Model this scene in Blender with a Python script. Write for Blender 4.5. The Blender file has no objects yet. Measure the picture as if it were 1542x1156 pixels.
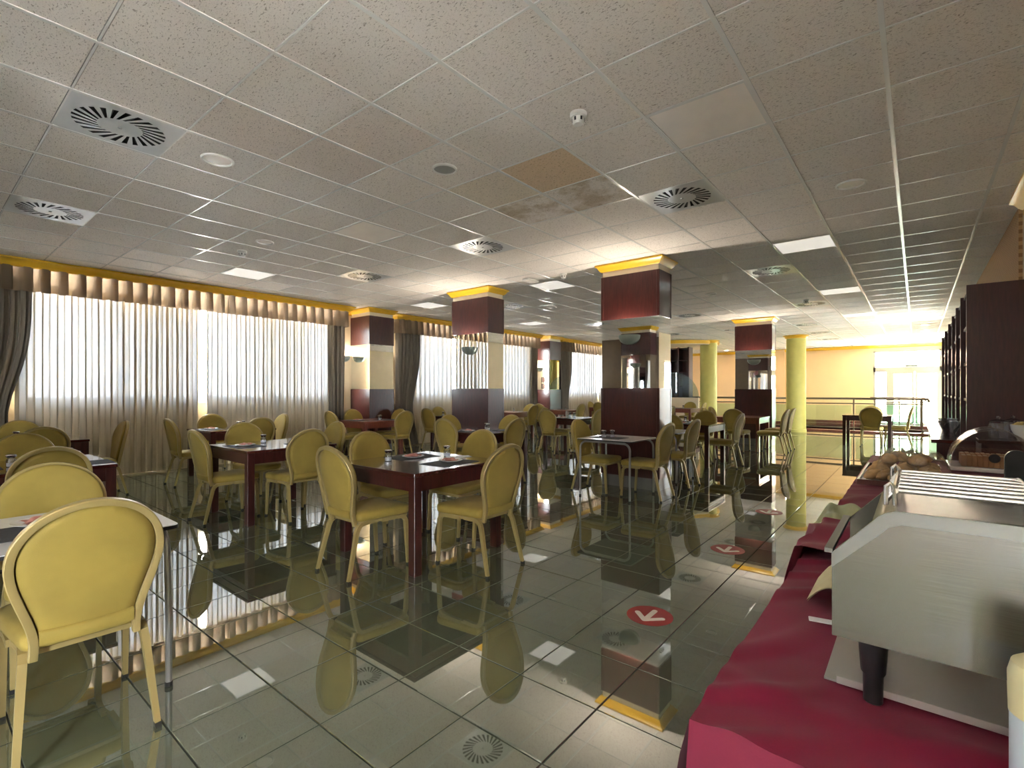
import bpy, bmesh, math, random
from mathutils import Vector, Matrix
random.seed(7)
sc = bpy.context.scene
col = sc.collection
PI = math.pi

# ------------------------------------------------------------------ camera, world, exposure
cam_d = bpy.data.cameras.new('camera'); cam = bpy.data.objects.new('camera', cam_d); col.objects.link(cam)
cam.location = (0, 0, 1.35); cam.rotation_euler = (PI/2, 0, math.radians(39.141))
cam_d.sensor_width = 36; cam_d.lens = 36*749.5/1542; cam_d.shift_y = 10/1542; cam_d.clip_start = .03; cam_d.clip_end = 300
sc.camera = cam
sc.view_settings.view_transform = 'Standard'; sc.view_settings.look = 'None'
sc.view_settings.gamma = 1; sc.view_settings.use_curve_mapping = False
sc.view_settings.exposure = 2.3
world = bpy.data.worlds.new('world'); sc.world = world; world.use_nodes = True
bg = world.node_tree.nodes['Background']; bg.inputs[0].default_value = (.93, .965, 1.0, 1); bg.inputs[1].default_value = 15.0

CE = 3.15                      # ceiling height
XL, XR, YB, YF = -9.9, .8, -3.2, 24.5   # room shell
CAM = (0, 0, 1.35); CS, CC = math.sin(math.radians(39.141)), math.cos(math.radians(39.141))

def portal(name, loc, rot, sx, sy):            # tells the sampler where daylight enters; adds no light of its own
    l = bpy.data.lights.new(name, 'AREA'); l.shape = 'RECTANGLE'; l.size = sx; l.size_y = sy
    l.cycles.is_portal = True
    o = bpy.data.objects.new(name, l); o.location = loc; o.rotation_euler = rot; col.objects.link(o)
for k in (0, 1, 2):
    portal('window_portal', (XL+.04, 3.5+7*k, 2.04), (0, -PI/2, 0), 1.82, 4.8)
for x0, x1 in ((-3.3, -2.85),):
    portal('window_portal', ((x0+x1)/2, YB+.04, 1.6), (PI/2, 0, 0), x1-x0, 2.9)
portal('window_portal', (XR-.04, -2.45, 1.55), (0, PI/2, 0), 2.9, .9)
portal('window_portal', (XR-.04, 15.55, 1.2), (0, PI/2, 0), 2.2, .7)
portal('door_portal', (-.33, YF-.03, 1.45), (-PI/2, 0, 0), 2.0, 2.85)

# ------------------------------------------------------------------ mesh helpers
class MB:
    def __init__(s): s.v = []; s.f = []
    def add(s, vs, fs):
        n = len(s.v); s.v += [tuple(p) for p in vs]; s.f += [tuple(i+n for i in f) for f in fs]; return s
    def box(s, x0, x1, y0, y1, z0, z1):
        return s.add([(x0,y0,z0),(x1,y0,z0),(x1,y1,z0),(x0,y1,z0),(x0,y0,z1),(x1,y0,z1),(x1,y1,z1),(x0,y1,z1)],
            [(0,3,2,1),(4,5,6,7),(0,1,5,4),(1,2,6,5),(2,3,7,6),(3,0,4,7)])
    def bbox(s, x0, x1, y0, y1, z0, z1, b):      # box with chamfered edges
        def ring(i, z): return [(x0+i,y0,z),(x1-i,y0,z),(x1,y0+i,z),(x1,y1-i,z),(x1-i,y1,z),(x0+i,y1,z),(x0,y1-i,z),(x0,y0+i,z)]
        def ins(z): return [(x0+b,y0+b,z),(x1-b,y0+b,z),(x1-b,y0+b,z),(x1-b,y1-b,z),(x1-b,y1-b,z),(x0+b,y1-b,z),(x0+b,y1-b,z),(x0+b,y0+b,z)]
        def rin(z):
            i = b; a = b*.6
            return [(x0+i+a,y0+i,z),(x1-i-a,y0+i,z),(x1-i,y0+i+a,z),(x1-i,y1-i-a,z),(x1-i-a,y1-i,z),(x0+i+a,y1-i,z),(x0+i,y1-i-a,z),(x0+i,y0+i+a,z)]
        return s.loft([rin(z0), ring(b, z0+b), ring(b, z1-b), rin(z1)])
    def loft(s, rings, cap=True, closed=True):
        n = len(rings[0]); vs = [p for r in rings for p in r]; fs = []
        for k in range(len(rings)-1):
            for i in range(n if closed else n-1):
                j = (i+1) % n
                fs.append((k*n+i, k*n+j, (k+1)*n+j, (k+1)*n+i))
        if cap:
            fs.append(tuple(range(n-1, -1, -1))); fs.append(tuple(range((len(rings)-1)*n, len(rings)*n)))
        return s.add(vs, fs)
    def lathe(s, prof, n=24, c=(0,0,0), cap=True):
        rings = [[(c[0]+r*math.cos(2*PI*i/n), c[1]+r*math.sin(2*PI*i/n), c[2]+z) for i in range(n)] for r, z in prof]
        return s.loft(rings, cap)
    def tube(s, pts, rad, n=8, cap=True, closed=False):
        pts = [Vector(p) for p in pts]; m = len(pts)
        if not hasattr(rad, '__len__'): rad = [rad]*m
        rings = []; ref = None
        for i in range(m):
            if closed: t = pts[(i+1) % m]-pts[i-1]
            else: t = pts[min(i+1, m-1)]-pts[max(i-1, 0)]
            t.normalize()
            if ref is None:
                ref = Vector((0,0,1)) if abs(t.z) < .9 else Vector((1,0,0))
            a = (ref-t*ref.dot(t)).normalized(); ref = a; b = t.cross(a)
            rings.append([tuple(pts[i]+a*(rad[i]*math.cos(2*PI*k/n))+b*(rad[i]*math.sin(2*PI*k/n))) for k in range(n)])
        if closed: rings.append(rings[0]); cap = False
        return s.loft(rings, cap)
    def bar(s, pts, prof, axis=(1,0,0), scale=None, cap=True):
        # sweep profile (a,b): a along the fixed axis, b along cross(t, axis)
        pts = [Vector(p) for p in pts]; m = len(pts); rings = []
        for i in range(m):
            ax = Vector(axis[i]) if hasattr(axis[0], '__len__') else Vector(axis)
            t = (pts[min(i+1, m-1)]-pts[max(i-1, 0)]).normalized()
            a = (ax-t*ax.dot(t)).normalized(); b = t.cross(a); k = scale[i] if scale else 1
            rings.append([tuple(pts[i]+a*(p*k)+b*(q*k)) for p, q in prof])
        return s.loft(rings, cap)
    def prism(s, poly, z0, z1):
        return s.loft([[(x,y,z0) for x, y in poly], [(x,y,z1) for x, y in poly]])
    def grid(s, fn, nu, nv):
        vs = [fn(i/nu, j/nv) for j in range(nv+1) for i in range(nu+1)]
        return s.add(vs, [(j*(nu+1)+i, j*(nu+1)+i+1, (j+1)*(nu+1)+i+1, (j+1)*(nu+1)+i) for j in range(nv) for i in range(nu)])
    def mesh(s, name, mat, smooth=35):
        me = bpy.data.meshes.new(name); me.from_pydata(s.v, [], s.f); me.validate()
        if smooth and smooth < 180:            # outward normals on the solid pieces
            bm = bmesh.new(); bm.from_mesh(me); bmesh.ops.recalc_face_normals(bm, faces=bm.faces[:]); bm.to_mesh(me); bm.free()
        if mat is not None:
            for mm in (mat if isinstance(mat, (list, tuple)) else [mat]): me.materials.append(mm)
        if smooth:
            for p in me.polygons: p.use_smooth = True
            try: me.set_sharp_from_angle(angle=math.radians(smooth))
            except Exception: pass
        return me
    def build(s, name, mat, parent=None, loc=(0,0,0), rz=0, smooth=35):
        return link(name, s.mesh(name, mat, smooth), parent, loc, rz)
def link(name, me, parent=None, loc=(0,0,0), rz=0):
    o = bpy.data.objects.new(name, me); col.objects.link(o); o.location = loc; o.rotation_euler = (0,0,rz)
    if parent is not None: o.parent = parent
    return o
def tag(o, label=None, cat=None, group=None, kind=None):
    if label: o['label'] = label
    if cat: o['category'] = cat
    if group: o['group'] = group
    if kind: o['kind'] = kind
    return o
def thing(name, label, cat, loc=(0,0,0), rz=0, group=None):
    o = bpy.data.objects.new(name, None); col.objects.link(o); o.location = loc; o.rotation_euler = (0,0,rz)
    o.empty_display_size = .1
    return tag(o, label, cat, group)
def copy_tree(o, parent=None):
    c = o.copy(); col.objects.link(c); c.parent = parent
    for ch in o.children: copy_tree(ch, c)
    return c
def struct(mb, name, mat, label, parent=None, loc=(0,0,0), smooth=35):
    o = mb.build(name, mat, parent, loc, smooth=smooth)
    if parent is None: tag(o, label, None, None, 'structure')
    return o
def depth(x, y): return -CS*x+CC*y
def proj(x, y, z):
    d = depth(x, y); r = CC*x+CS*y
    return 771+749.5*r/d, 588-(z-1.35)*749.5/d, d

# ------------------------------------------------------------------ materials
def mat(name): 
    m = bpy.data.materials.new(name); m.use_nodes = True
    nt = m.node_tree; return m, nt, nt.nodes['Principled BSDF']
def nd(nt, t, **kw):
    n = nt.nodes.new(t)
    for k, v in kw.items(): setattr(n, k, v)
    return n
def coords(nt, scale=(1,1,1), kind='Object'):
    tc = nd(nt, 'ShaderNodeTexCoord'); mp = nd(nt, 'ShaderNodeMapping'); mp.inputs['Scale'].default_value = scale
    nt.links.new(tc.outputs[kind], mp.inputs[0]); return mp.outputs[0]
def wcoords(nt, scale=(1,1,1)):
    g = nd(nt, 'ShaderNodeNewGeometry'); mp = nd(nt, 'ShaderNodeMapping'); mp.inputs['Scale'].default_value = scale
    nt.links.new(g.outputs['Position'], mp.inputs[0]); return mp.outputs[0]
def noise(nt, vec, scale, detail=3, rough=.5):
    n = nd(nt, 'ShaderNodeTexNoise'); n.inputs['Scale'].default_value = scale; n.inputs['Detail'].default_value = detail
    n.inputs['Roughness'].default_value = rough; nt.links.new(vec, n.inputs['Vector']); return n.outputs['Fac']
def ramp(nt, fac, stops):
    r = nd(nt, 'ShaderNodeValToRGB'); e = r.color_ramp.elements
    while len(e) < len(stops): e.new(.5)
    for i, (p, c) in enumerate(stops): e[i].position = p; e[i].color = (c[0], c[1], c[2], 1)
    nt.links.new(fac, r.inputs[0]); return r.outputs[0]
def bump(nt, b, h, strength, dist):
    n = nd(nt, 'ShaderNodeBump'); n.inputs['Strength'].default_value = strength; n.inputs['Distance'].default_value = dist
    nt.links.new(h, n.inputs['Height']); nt.links.new(n.outputs[0], b.inputs['Normal'])
def simple(name, c, rough=.5, metal=0, spec=.5, var=.08, nscale=6, coat=0, sheen=0, bmp=0, bscale=60):
    m, nt, b = mat(name)
    f = noise(nt, coords(nt), nscale)
    nt.links.new(ramp(nt, f, [(.3, [x*(1-var) for x in c]), (.7, [min(1, x*(1+var)) for x in c])]), b.inputs['Base Color'])
    b.inputs['Roughness'].default_value = rough; b.inputs['Metallic'].default_value = metal
    b.inputs['Specular IOR Level'].default_value = spec; b.inputs['Coat Weight'].default_value = coat
    b.inputs['Sheen Weight'].default_value = sheen
    if bmp: bump(nt, b, noise(nt, coords(nt), bscale), bmp, .002)
    return m
def wood(name, c0, c1, rough=.28, coat=.4, scale=(6, 6, .6)):
    m, nt, b = mat(name)
    v = coords(nt, scale)
    f = noise(nt, v, 9, 6, .65)
    nt.links.new(ramp(nt, f, [(.3, c0), (.7, c1)]), b.inputs['Base Color'])
    b.inputs['Roughness'].default_value = rough; b.inputs['Coat Weight'].default_value = coat; b.inputs['Coat Roughness'].default_value = .12
    return m

M = {}
M['fabric'] = simple('olive_fabric', (.34, .243, .046), .75, var=.14, nscale=5, sheen=.05, bmp=.25, bscale=420)
M['frame'] = simple('beige_gold_paint', (.38, .285, .11), .38, .15, var=.05)
M['cap'] = simple('dark_rubber', (.02, .018, .015), .6)
M['mahog'] = wood('mahogany', (.036, .008, .007), (.075, .016, .013), .3, .25)
M['mahog_top'] = wood('mahogany_top', (.05, .012, .010), (.09, .021, .017), .08, 1, (.8, 8, 8))
M['redwood'] = wood('red_brown_wood', (.13, .028, .018), (.22, .055, .034))
M['darkwood'] = wood('dark_shelf_wood', (.035, .008, .009), (.07, .014, .014), .4, .15)
M['mirror'] = simple('mirror_glass', (.86, .87, .86), .015, 1, var=.01)
M['chrome'] = simple('chrome', (.80, .80, .79), .2, 1, var=.03)
M['steel_pipe'] = simple('grey_metal', (.42, .42, .41), .32, .8, var=.04)
M['railmetal'] = simple('bronze_rail', (.17, .14, .10), .35, .6, var=.06)
M['white_top'] = simple('white_laminate', (.80, .80, .81), .16, var=.02)
M['edge'] = simple('dark_edge_band', (.02, .02, .022), .4)
M['mat_grey'] = simple('placemat_grey', (.055, .054, .058), .7, var=.2, nscale=40, bmp=.3, bscale=300)
M['porcelain'] = simple('porcelain', (.82, .80, .78), .15, var=.02)
M['napkin'] = simple('pink_napkin', (.52, .22, .18), .8, var=.2, nscale=30)
M['paper'] = simple('white_paper', (.82, .82, .84), .7, var=.03)
M['yellow'] = simple('yellow_cornice', (.82, .48, .03), .35, var=.08, nscale=3)
M['cream'] = simple('cream_paint', (.80, .68, .50), .6, var=.04, nscale=2)
M['wallp'] = simple('cream_wall', (.74, .60, .41), .65, var=.05, nscale=2)
M['brownwall'] = simple('brown_wall', (.26, .19, .13), .6, var=.06)
M['peach'] = simple('peach_wall', (.84, .58, .32), .65, var=.03, nscale=1.2)
M['peach2'] = simple('pale_peach_paint', (.88, .74, .56), .65, var=.03, nscale=1.2)
M['round'] = simple('yellow_green_plaster', (.62, .56, .15), .55, var=.06, nscale=4)
M['tbar'] = simple('white_grid_bar', (.84, .82, .79), .22, var=.02, spec=.6)
M['panel_off'] = simple('opal_panel', (.90, .83, .76), .3, var=.03)
M['whitep'] = simple('white_plastic', (.72, .70, .66), .4, var=.03)
M['greyp'] = simple('grey_grille', (.30, .29, .27), .5, var=.06)
M['vent'] = simple('vent_plate', (.60, .60, .60), .28, .35, var=.04)
M['black'] = simple('matt_black', (.012, .012, .012), .6)
M['blackp'] = simple('black_plastic', (.015, .015, .017), .35)
M['winframe'] = simple('white_aluminium', (.62, .68, .74), .35, .2, var=.02)
M['doorframe'] = simple('pale_door_frame', (.40, .375, .32), .4, var=.02)
M['kerb'] = wood('stairwell_wood', (.12, .026, .022), (.20, .05, .04), .35, .2)
M['plinth'] = simple('grey_plinth', (.24, .23, .22), .25, .3, var=.05)
M['ground'] = simple('outside_ground', (.86, .82, .75), .9, var=.1, nscale=.3)
M['build1'] = simple('outside_facade', (.80, .55, .40), .8, var=.06, nscale=.4)
M['red_sticker'] = simple('red_sticker', (.36, .030, .028), .35, var=.06, nscale=12)
M['arrow_white'] = simple('arrow_white', (.86, .80, .72), .4, var=.02)
M['bottle_cream'] = simple('cream_plastic', (.80, .72, .42), .4, var=.03)
M['bottle_blue'] = simple('pale_blue_label', (.62, .72, .80), .4, var=.03)
M['green_cloth'] = simple('pale_green_cloth', (.42, .44, .24), .85, var=.1, nscale=12, sheen=.2)
M['cream_cloth'] = simple('cream_cloth', (.70, .62, .36), .85, var=.08, nscale=12)
M['granite'] = simple('speckled_grey', (.17, .15, .14), .45, var=.45, nscale=160)
M['card'] = simple('cream_card', (.72, .64, .46), .7, var=.06)
M['bread'] = simple('bread_crust', (.62, .38, .17), .7, var=.3, nscale=14, bmp=.4, bscale=50)
M['loaf'] = simple('loaf_crust', (.50, .27, .10), .7, var=.25, nscale=9)
M['crumb'] = simple('bread_crumb', (.72, .56, .33), .85, var=.12, nscale=30)
M['cereal'] = simple('cereal_flakes', (.62, .45, .15), .8, var=.3, nscale=20)
M['tray_brown'] = wood('brown_tray', (.09, .025, .018), (.14, .04, .03))
M['purple'] = simple('purple_wrap', (.12, .09, .18), .4, var=.3, nscale=20)
M['teal'] = simple('teal_print', (.05, .45, .48), .5)
M['sign_dark'] = simple('sign_dark', (.10, .12, .09), .5)
M['sign_red'] = simple('sign_red', (.55, .05, .06), .5)
M['picture'] = simple('dark_red_print', (.14, .035, .03), .5, var=.4, nscale=30)

# sconce: grey-green frosted bowl
M['sconce'] = simple('grey_green_bowl', (.22, .25, .22), .3, var=.04)
# floor tiles: polished green-grey stoneware, each tile a slightly different tone
def tile_cells(nt, ox, oy, px, py):
    g = nd(nt, 'ShaderNodeNewGeometry'); mp = nd(nt, 'ShaderNodeMapping')
    mp.inputs['Location'].default_value = (-ox/px, -oy/py, 0); mp.inputs['Scale'].default_value = (1/px, 1/py, 0)
    nt.links.new(g.outputs['Position'], mp.inputs[0])
    fl = nd(nt, 'ShaderNodeVectorMath', operation='FLOOR'); nt.links.new(mp.outputs[0], fl.inputs[0])
    wn = nd(nt, 'ShaderNodeTexWhiteNoise', noise_dimensions='2D'); nt.links.new(fl.outputs[0], wn.inputs['Vector'])
    return wn.outputs['Value']
FX0, FPX, FY0, FPY = -1.465, .411, 1.07, .396
m, nt, b = mat('floor_tile_green')
wv = tile_cells(nt, FX0, FY0, FPX, FPY)
c1 = ramp(nt, wv, [(0, (.130, .150, .094)), (1, (.148, .166, .108))])
n1 = ramp(nt, noise(nt, wcoords(nt), 3.5, 5), [(.3, (.92, .92, .92)), (.7, (1.0, 1.0, 1.0))])
mx = nd(nt, 'ShaderNodeMixRGB', blend_type='MULTIPLY'); mx.inputs[0].default_value = 1
nt.links.new(c1, mx.inputs[1]); nt.links.new(n1, mx.inputs[2]); nt.links.new(mx.outputs[0], b.inputs['Base Color'])
b.inputs['Roughness'].default_value = .02; b.inputs['IOR'].default_value = 3.8
M['floor_tile'] = m
M['grout'] = simple('dark_grout', (.05, .05, .042), .8)
# ceiling tiles: mineral fibre with fissures
CX0, CPX, CY0, CPY = .498, .6315, .645, .6125
def ceil_mat(name, c, stain=0, sc_=(.62, .45, .25)):
    m, nt, b = mat(name)
    v = wcoords(nt, (1, 1, 1))
    wob = nd(nt, 'ShaderNodeTexNoise'); wob.inputs['Scale'].default_value = 9; nt.links.new(v, wob.inputs['Vector'])
    va = nd(nt, 'ShaderNodeVectorMath', operation='MULTIPLY_ADD'); va.inputs[1].default_value = (.06, .06, 0)
    nt.links.new(wob.outputs['Color'], va.inputs[0]); nt.links.new(v, va.inputs[2])
    mp = nd(nt, 'ShaderNodeMapping'); mp.inputs['Scale'].default_value = (1, 2.6, 1); mp.inputs['Rotation'].default_value = (0, 0, .5)
    nt.links.new(va.outputs[0], mp.inputs[0])
    fis = noise(nt, mp.outputs[0], 56, 2, .55)
    pin = noise(nt, v, 160, 1)
    fl = ramp(nt, fis, [(.33, (.52, .49, .46)), (.40, (1, 1, 1))])
    pl = ramp(nt, pin, [(.28, (.70, .68, .66)), (.42, (1, 1, 1))])
    cv = ramp(nt, tile_cells(nt, CX0, CY0, CPX, CPY), [(0, [x*.955 for x in c]), (1, [x*1.03 for x in c])])
    a1 = nd(nt, 'ShaderNodeMixRGB', blend_type='MULTIPLY'); a1.inputs[0].default_value = 1
    a2 = nd(nt, 'ShaderNodeMixRGB', blend_type='MULTIPLY'); a2.inputs[0].default_value = .7
    nt.links.new(cv, a1.inputs[1]); nt.links.new(fl, a1.inputs[2]); nt.links.new(a1.outputs[0], a2.inputs[1]); nt.links.new(pl, a2.inputs[2])
    out = a2.outputs[0]
    if stain:
        st = ramp(nt, noise(nt, v, 3.2, 4, .7), [(.42, (1, 1, 1)), (.6, sc_)])
        a3 = nd(nt, 'ShaderNodeMixRGB', blend_type='MULTIPLY'); a3.inputs[0].default_value = stain
        nt.links.new(out, a3.inputs[1]); nt.links.new(st, a3.inputs[2]); out = a3.outputs[0]
    nt.links.new(out, b.inputs['Base Color']); b.inputs['Roughness'].default_value = .9; b.inputs['Specular IOR Level'].default_value = .15
    bump(nt, b, fis, .35, .004)
    return m
CT = (.83, .765, .71)
M['ctile'] = ceil_mat('mineral_fibre_tile', CT)
M['ctile_orange'] = ceil_mat('stained_orange_tile', (.74, .56, .39))
M['ctile_tan'] = ceil_mat('faintly_stained_tile', (.78, .69, .57))
M['ctile_dirty'] = ceil_mat('dirty_tile', CT, .9, (.66, .58, .46))
M['ctile_pink'] = ceil_mat('pinkish_tile', (.80, .705, .64))
# woven lattice on right wall
m, nt, b = mat('woven_lattice')
v = coords(nt, (1, 1, 1))
ck = nd(nt, 'ShaderNodeTexChecker'); ck.inputs['Scale'].default_value = 26; nt.links.new(v, ck.inputs['Vector'])
ck.inputs['Color1'].default_value = (.60, .37, .18, 1); ck.inputs['Color2'].default_value = (.36, .19, .08, 1)
nt.links.new(ck.outputs['Color'], b.inputs['Base Color']); b.inputs['Roughness'].default_value = .6
bump(nt, b, ck.outputs['Fac'], .6, .01)
M['lattice'] = m
# brushed steel
m, nt, b = mat('brushed_steel')
f = noise(nt, coords(nt, (1.5, 1, 220)), 6, 3)
nt.links.new(ramp(nt, f, [(.3, (.20, .20, .19)), (.7, (.28, .28, .27))]), b.inputs['Base Color'])
b.inputs['Metallic'].default_value = 1; b.inputs['Roughness'].default_value = .27; b.inputs['Anisotropic'].default_value = .6
M['steel'] = m
M['tray_steel'] = simple('tray_steel', (.55, .52, .49), .35, .5, var=.05)
M['steel_dark'] = simple('grey_steel_lip', (.30, .31, .31), .4, .9, var=.05)
# red tablecloth
m, nt, b = mat('red_tablecloth')
f = noise(nt, coords(nt), 260, 2); g2 = noise(nt, coords(nt), 2.5, 3)
nt.links.new(ramp(nt, g2, [(.3, (.19, .001, .028)), (.7, (.26, .002, .042))]), b.inputs['Base Color'])
b.inputs['Roughness'].default_value = .62; b.inputs['Sheen Weight'].default_value = .08
bump(nt, b, f, .2, .001)
M['redcloth'] = m
# sheer curtain: part see-through weave, part translucent
def cloth_mix(name, c, transp, trans, rough=.8, tc=(1, 1, 1), c2=None):
    m = bpy.data.materials.new(name); m.use_nodes = True; nt = m.node_tree
    for n in list(nt.nodes): nt.nodes.remove(n)
    out = nd(nt, 'ShaderNodeOutputMaterial'); d = nd(nt, 'ShaderNodeBsdfDiffuse'); t = nd(nt, 'ShaderNodeBsdfTranslucent'); tr = nd(nt, 'ShaderNodeBsdfTransparent')
    f = noise(nt, coords(nt, (1, 1, .1)), 18, 3)
    cc = ramp(nt, f, [(.3, [x*.9 for x in c]), (.7, c)])
    nt.links.new(cc, d.inputs[0]); nt.links.new(cc, t.inputs[0]) if c2 is None else None
    if c2: t.inputs[0].default_value = (*c2, 1)
    tr.inputs[0].default_value = (*tc, 1)
    m1 = nd(nt, 'ShaderNodeMixShader'); m1.inputs[0].default_value = trans; nt.links.new(d.outputs[0], m1.inputs[1]); nt.links.new(t.outputs[0], m1.inputs[2])
    m2 = nd(nt, 'ShaderNodeMixShader'); m2.inputs[0].default_value = transp; nt.links.new(m1.outputs[0], m2.inputs[1]); nt.links.new(tr.outputs[0], m2.inputs[2])
    nt.links.new(m2.outputs[0], out.inputs[0]); return m
M['sheer'] = cloth_mix('sheer_voile', (.66, .56, .41), 0.0085, .023, c2=(.70, .79, .92))
M['drape'] = cloth_mix('taupe_drape', (.27, .235, .195), 0, .06)
M['valance'] = cloth_mix('taupe_valance', (.33, .25, .18), 0, .55)
# clear thin glass / plastic
def thin_glass(name, tint, refl=.06, rough=0.01):
    m = bpy.data.materials.new(name); m.use_nodes = True; nt = m.node_tree
    for n in list(nt.nodes): nt.nodes.remove(n)
    out = nd(nt, 'ShaderNodeOutputMaterial'); tr = nd(nt, 'ShaderNodeBsdfTransparent'); g = nd(nt, 'ShaderNodeBsdfGlossy')
    tr.inputs[0].default_value = (*tint, 1); g.inputs['Roughness'].default_value = rough
    mx = nd(nt, 'ShaderNodeMixShader'); mx.inputs[0].default_value = refl; nt.links.new(tr.outputs[0], mx.inputs[1]); nt.links.new(g.outputs[0], mx.inputs[2])
    nt.links.new(mx.outputs[0], out.inputs[0]); return m
M['pane'] = thin_glass('window_glass', (.95, .97, .98))
M['green_glass'] = thin_glass('greenish_glass', (.80, .93, .88))
M['blue_glass'] = thin_glass('bluish_glass', (.72, .84, .88))
M['acrylic'] = thin_glass('clear_acrylic', (.90, .90, .92), .22, rough=.06)
M['film'] = thin_glass('plastic_film', (.97, .97, .97), .16, rough=.22)
M['jar_glass'] = thin_glass('jar_glass', (.78, .80, .84), .16, rough=.06)
# lit opal panels
def lit(name, c, s):
    m, nt, b = mat(name); b.inputs['Base Color'].default_value = (.8, .8, .78, 1)
    b.inputs['Emission Color'].default_value = (*c, 1); b.inputs['Emission Strength'].default_value = s; return m
M['panel_lit'] = lit('lit_opal_panel', (1, .94, .84), .13)
M['lamp_lit'] = lit('lit_downlight', (1, .80, .60), 70)

# ------------------------------------------------------------------ room shell
HX0, HX1, HY0, HY1 = -6.85, .3, 19.75, 22.6          # stairwell opening
# floor: grout bed with the tiles on it
fb = MB()
for x0, x1, y0, y1 in ((XL, XR, YB, HY0), (XL, HX0, HY0, HY1), (HX1, XR, HY0, HY1), (XL, XR, HY1, YF)):
    fb.box(x0, x1, y0, y1, -.12, -.004)
floor = struct(fb, 'floor', M['grout'], 'polished green-grey tiled floor of the dining room')
J = .0055
def tile_mesh(w, d, z0, z1, mt, name):
    mb = MB(); b = .002
    mb.loft([[(-w/2,-d/2,z0),(w/2,-d/2,z0),(w/2,d/2,z0),(-w/2,d/2,z0)], [(-w/2,-d/2,z1-b),(w/2,-d/2,z1-b),(w/2,d/2,z1-b),(-w/2,d/2,z1-b)],
             [(-w/2+b,-d/2+b,z1),(w/2-b,-d/2+b,z1),(w/2-b,d/2-b,z1),(-w/2+b,d/2-b,z1)]])
    return mb.mesh(name, mt, smooth=0)
ft_me = tile_mesh(FPX-J, FPY-J, -.012, 0, M['floor_tile'], 'floor_tile')
cells = []
i0 = math.floor((XL-FX0)/FPX); i1 = math.ceil((XR-FX0)/FPX); j0 = math.floor((YB-FY0)/FPY); j1 = math.ceil((YF-FY0)/FPY)
rest = MB()
for i in range(i0, i1):
    for j in range(j0, j1):
        x0, x1 = FX0+i*FPX+J/2, FX0+(i+1)*FPX-J/2; y0, y1 = FY0+j*FPY+J/2, FY0+(j+1)*FPY-J/2
        full = x0 >= XL and x1 <= XR and y0 >= YB and y1 <= YF
        cx, cy = (x0+x1)/2, (y0+y1)/2
        x0, x1, y0, y1 = max(x0, XL), min(x1, XR), max(y0, YB), min(y1, YF)
        if x1-x0 < .01 or y1-y0 < .01: continue
        if HX0 < x1 and x0 < HX1 and HY0 < y1 and y0 < HY1:
            if cx > HX0 and cx < HX1 and cy > HY0 and cy < HY1: continue
            if x0 < HX0: x1 = min(x1, HX0) if cx < HX0 else x1
            if y0 < HY0 and cy < HY0: y1 = min(y1, HY0)
            elif y1 > HY1 and cy > HY1: y0 = max(y0, HY1)
            full = False
        px, py, d = proj(cx, cy, 0) if depth(cx, cy) > .5 else (9e9, 9e9, 1)
        vis = -60 < px < 1600 and py < 1250 and depth(cx, cy) > .5 and not (cx > -.35 and .8 < cy < 5.5)
        cells.append((1/d**3 if vis and full else 0, cx, cy, x0, x1, y0, y1))
cells.sort(key=lambda c: -c[0])
for k, (a, cx, cy, x0, x1, y0, y1) in enumerate(cells):
    if k < 300 and a > 0: link('floor_tile', ft_me, floor, (cx, cy, 0))
    else: rest.box(x0, x1, y0, y1, -.012, 0)
tag(rest.build('distant_floor_tiles', M['floor_tile'], floor, smooth=0), kind='stuff')

# ceiling
cb = MB().box(XL, XR, YB, YF, CE+.03, CE+.1)
ceiling = struct(cb, 'ceiling', M['black'], 'suspended ceiling of square mineral fibre tiles')
FIX = {}
DIFF = [(7,0),(11,0),(7,6),(3,6),(11,6),(3,12),(7,12),(11,12),(3,18),(7,18),(11,18),(4,24),(4,28),(4,32),(7,24),(10,24)]
PANEL = [(8,4),(2,4),(13,4),(2,10),(8,10),(13,10),(2,16),(13,16),(2,22),(11,18),(7,30),(12,28),(0,25)]
PANEL.remove((11,18))
for c in DIFF+PANEL: FIX[c] = 1
STAIN = {(4,4):'ctile_orange', (5,4):'ctile_tan', (5,5):'ctile_dirty', (4,5):'ctile_dirty', (6,2):'ctile_pink', (6,1):'ctile_pink', (5,2):'ctile_pink'}
GAP, GAPY = .006, .018
ct_me = {}
def ctile(mname):
    if mname not in ct_me:
        w, d = CPX-GAP, CPY-GAPY
        ct_me[mname] = MB().box(-w/2, w/2, -d/2, d/2, 0, .014).mesh('ceiling_tile', M[mname], 0)
    return ct_me[mname]
cells = []; rest = MB()
for i in range(-1, 17):
    for j in range(-14, 40):
        x1, x0 = CX0-i*CPX-GAP/2, CX0-(i+1)*CPX+GAP/2; y0, y1 = CY0+j*CPY+GAPY/2, CY0+(j+1)*CPY-GAPY/2
        cx, cy = (x0+x1)/2, (y0+y1)/2
        full = x0 >= XL and x1 <= XR and y0 >= YB and y1 <= YF
        x0, x1, y0, y1 = max(x0, XL), min(x1, XR), max(y0, YB), min(y1, YF)
        if x1-x0 < .01 or y1-y0 < .01 or (i, j) in FIX: continue
        d = depth(cx, cy); px, py, _ = proj(cx, cy, CE) if d > .4 else (9e9, 0, 1)
        vis = d > .4 and -150 < px < 1690 and py > -150
        cells.append(((10 if (i, j) in STAIN else 0)+1/d**3 if vis and full else 0, i, j, cx, cy, x0, x1, y0, y1))
cells.sort(key=lambda c: -c[0])
for k, (a, i, j, cx, cy, x0, x1, y0, y1) in enumerate(cells):
    if k < 300 and a > 0: link('ceiling_tile', ctile(STAIN.get((i, j), 'ctile')), ceiling, (cx, cy, CE+.005))
    else: rest.box(x0, x1, y0, y1, CE+.005, CE+.019)
tag(rest.build('distant_ceiling_tiles', M['ctile'], ceiling, smooth=0), kind='stuff')
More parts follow.
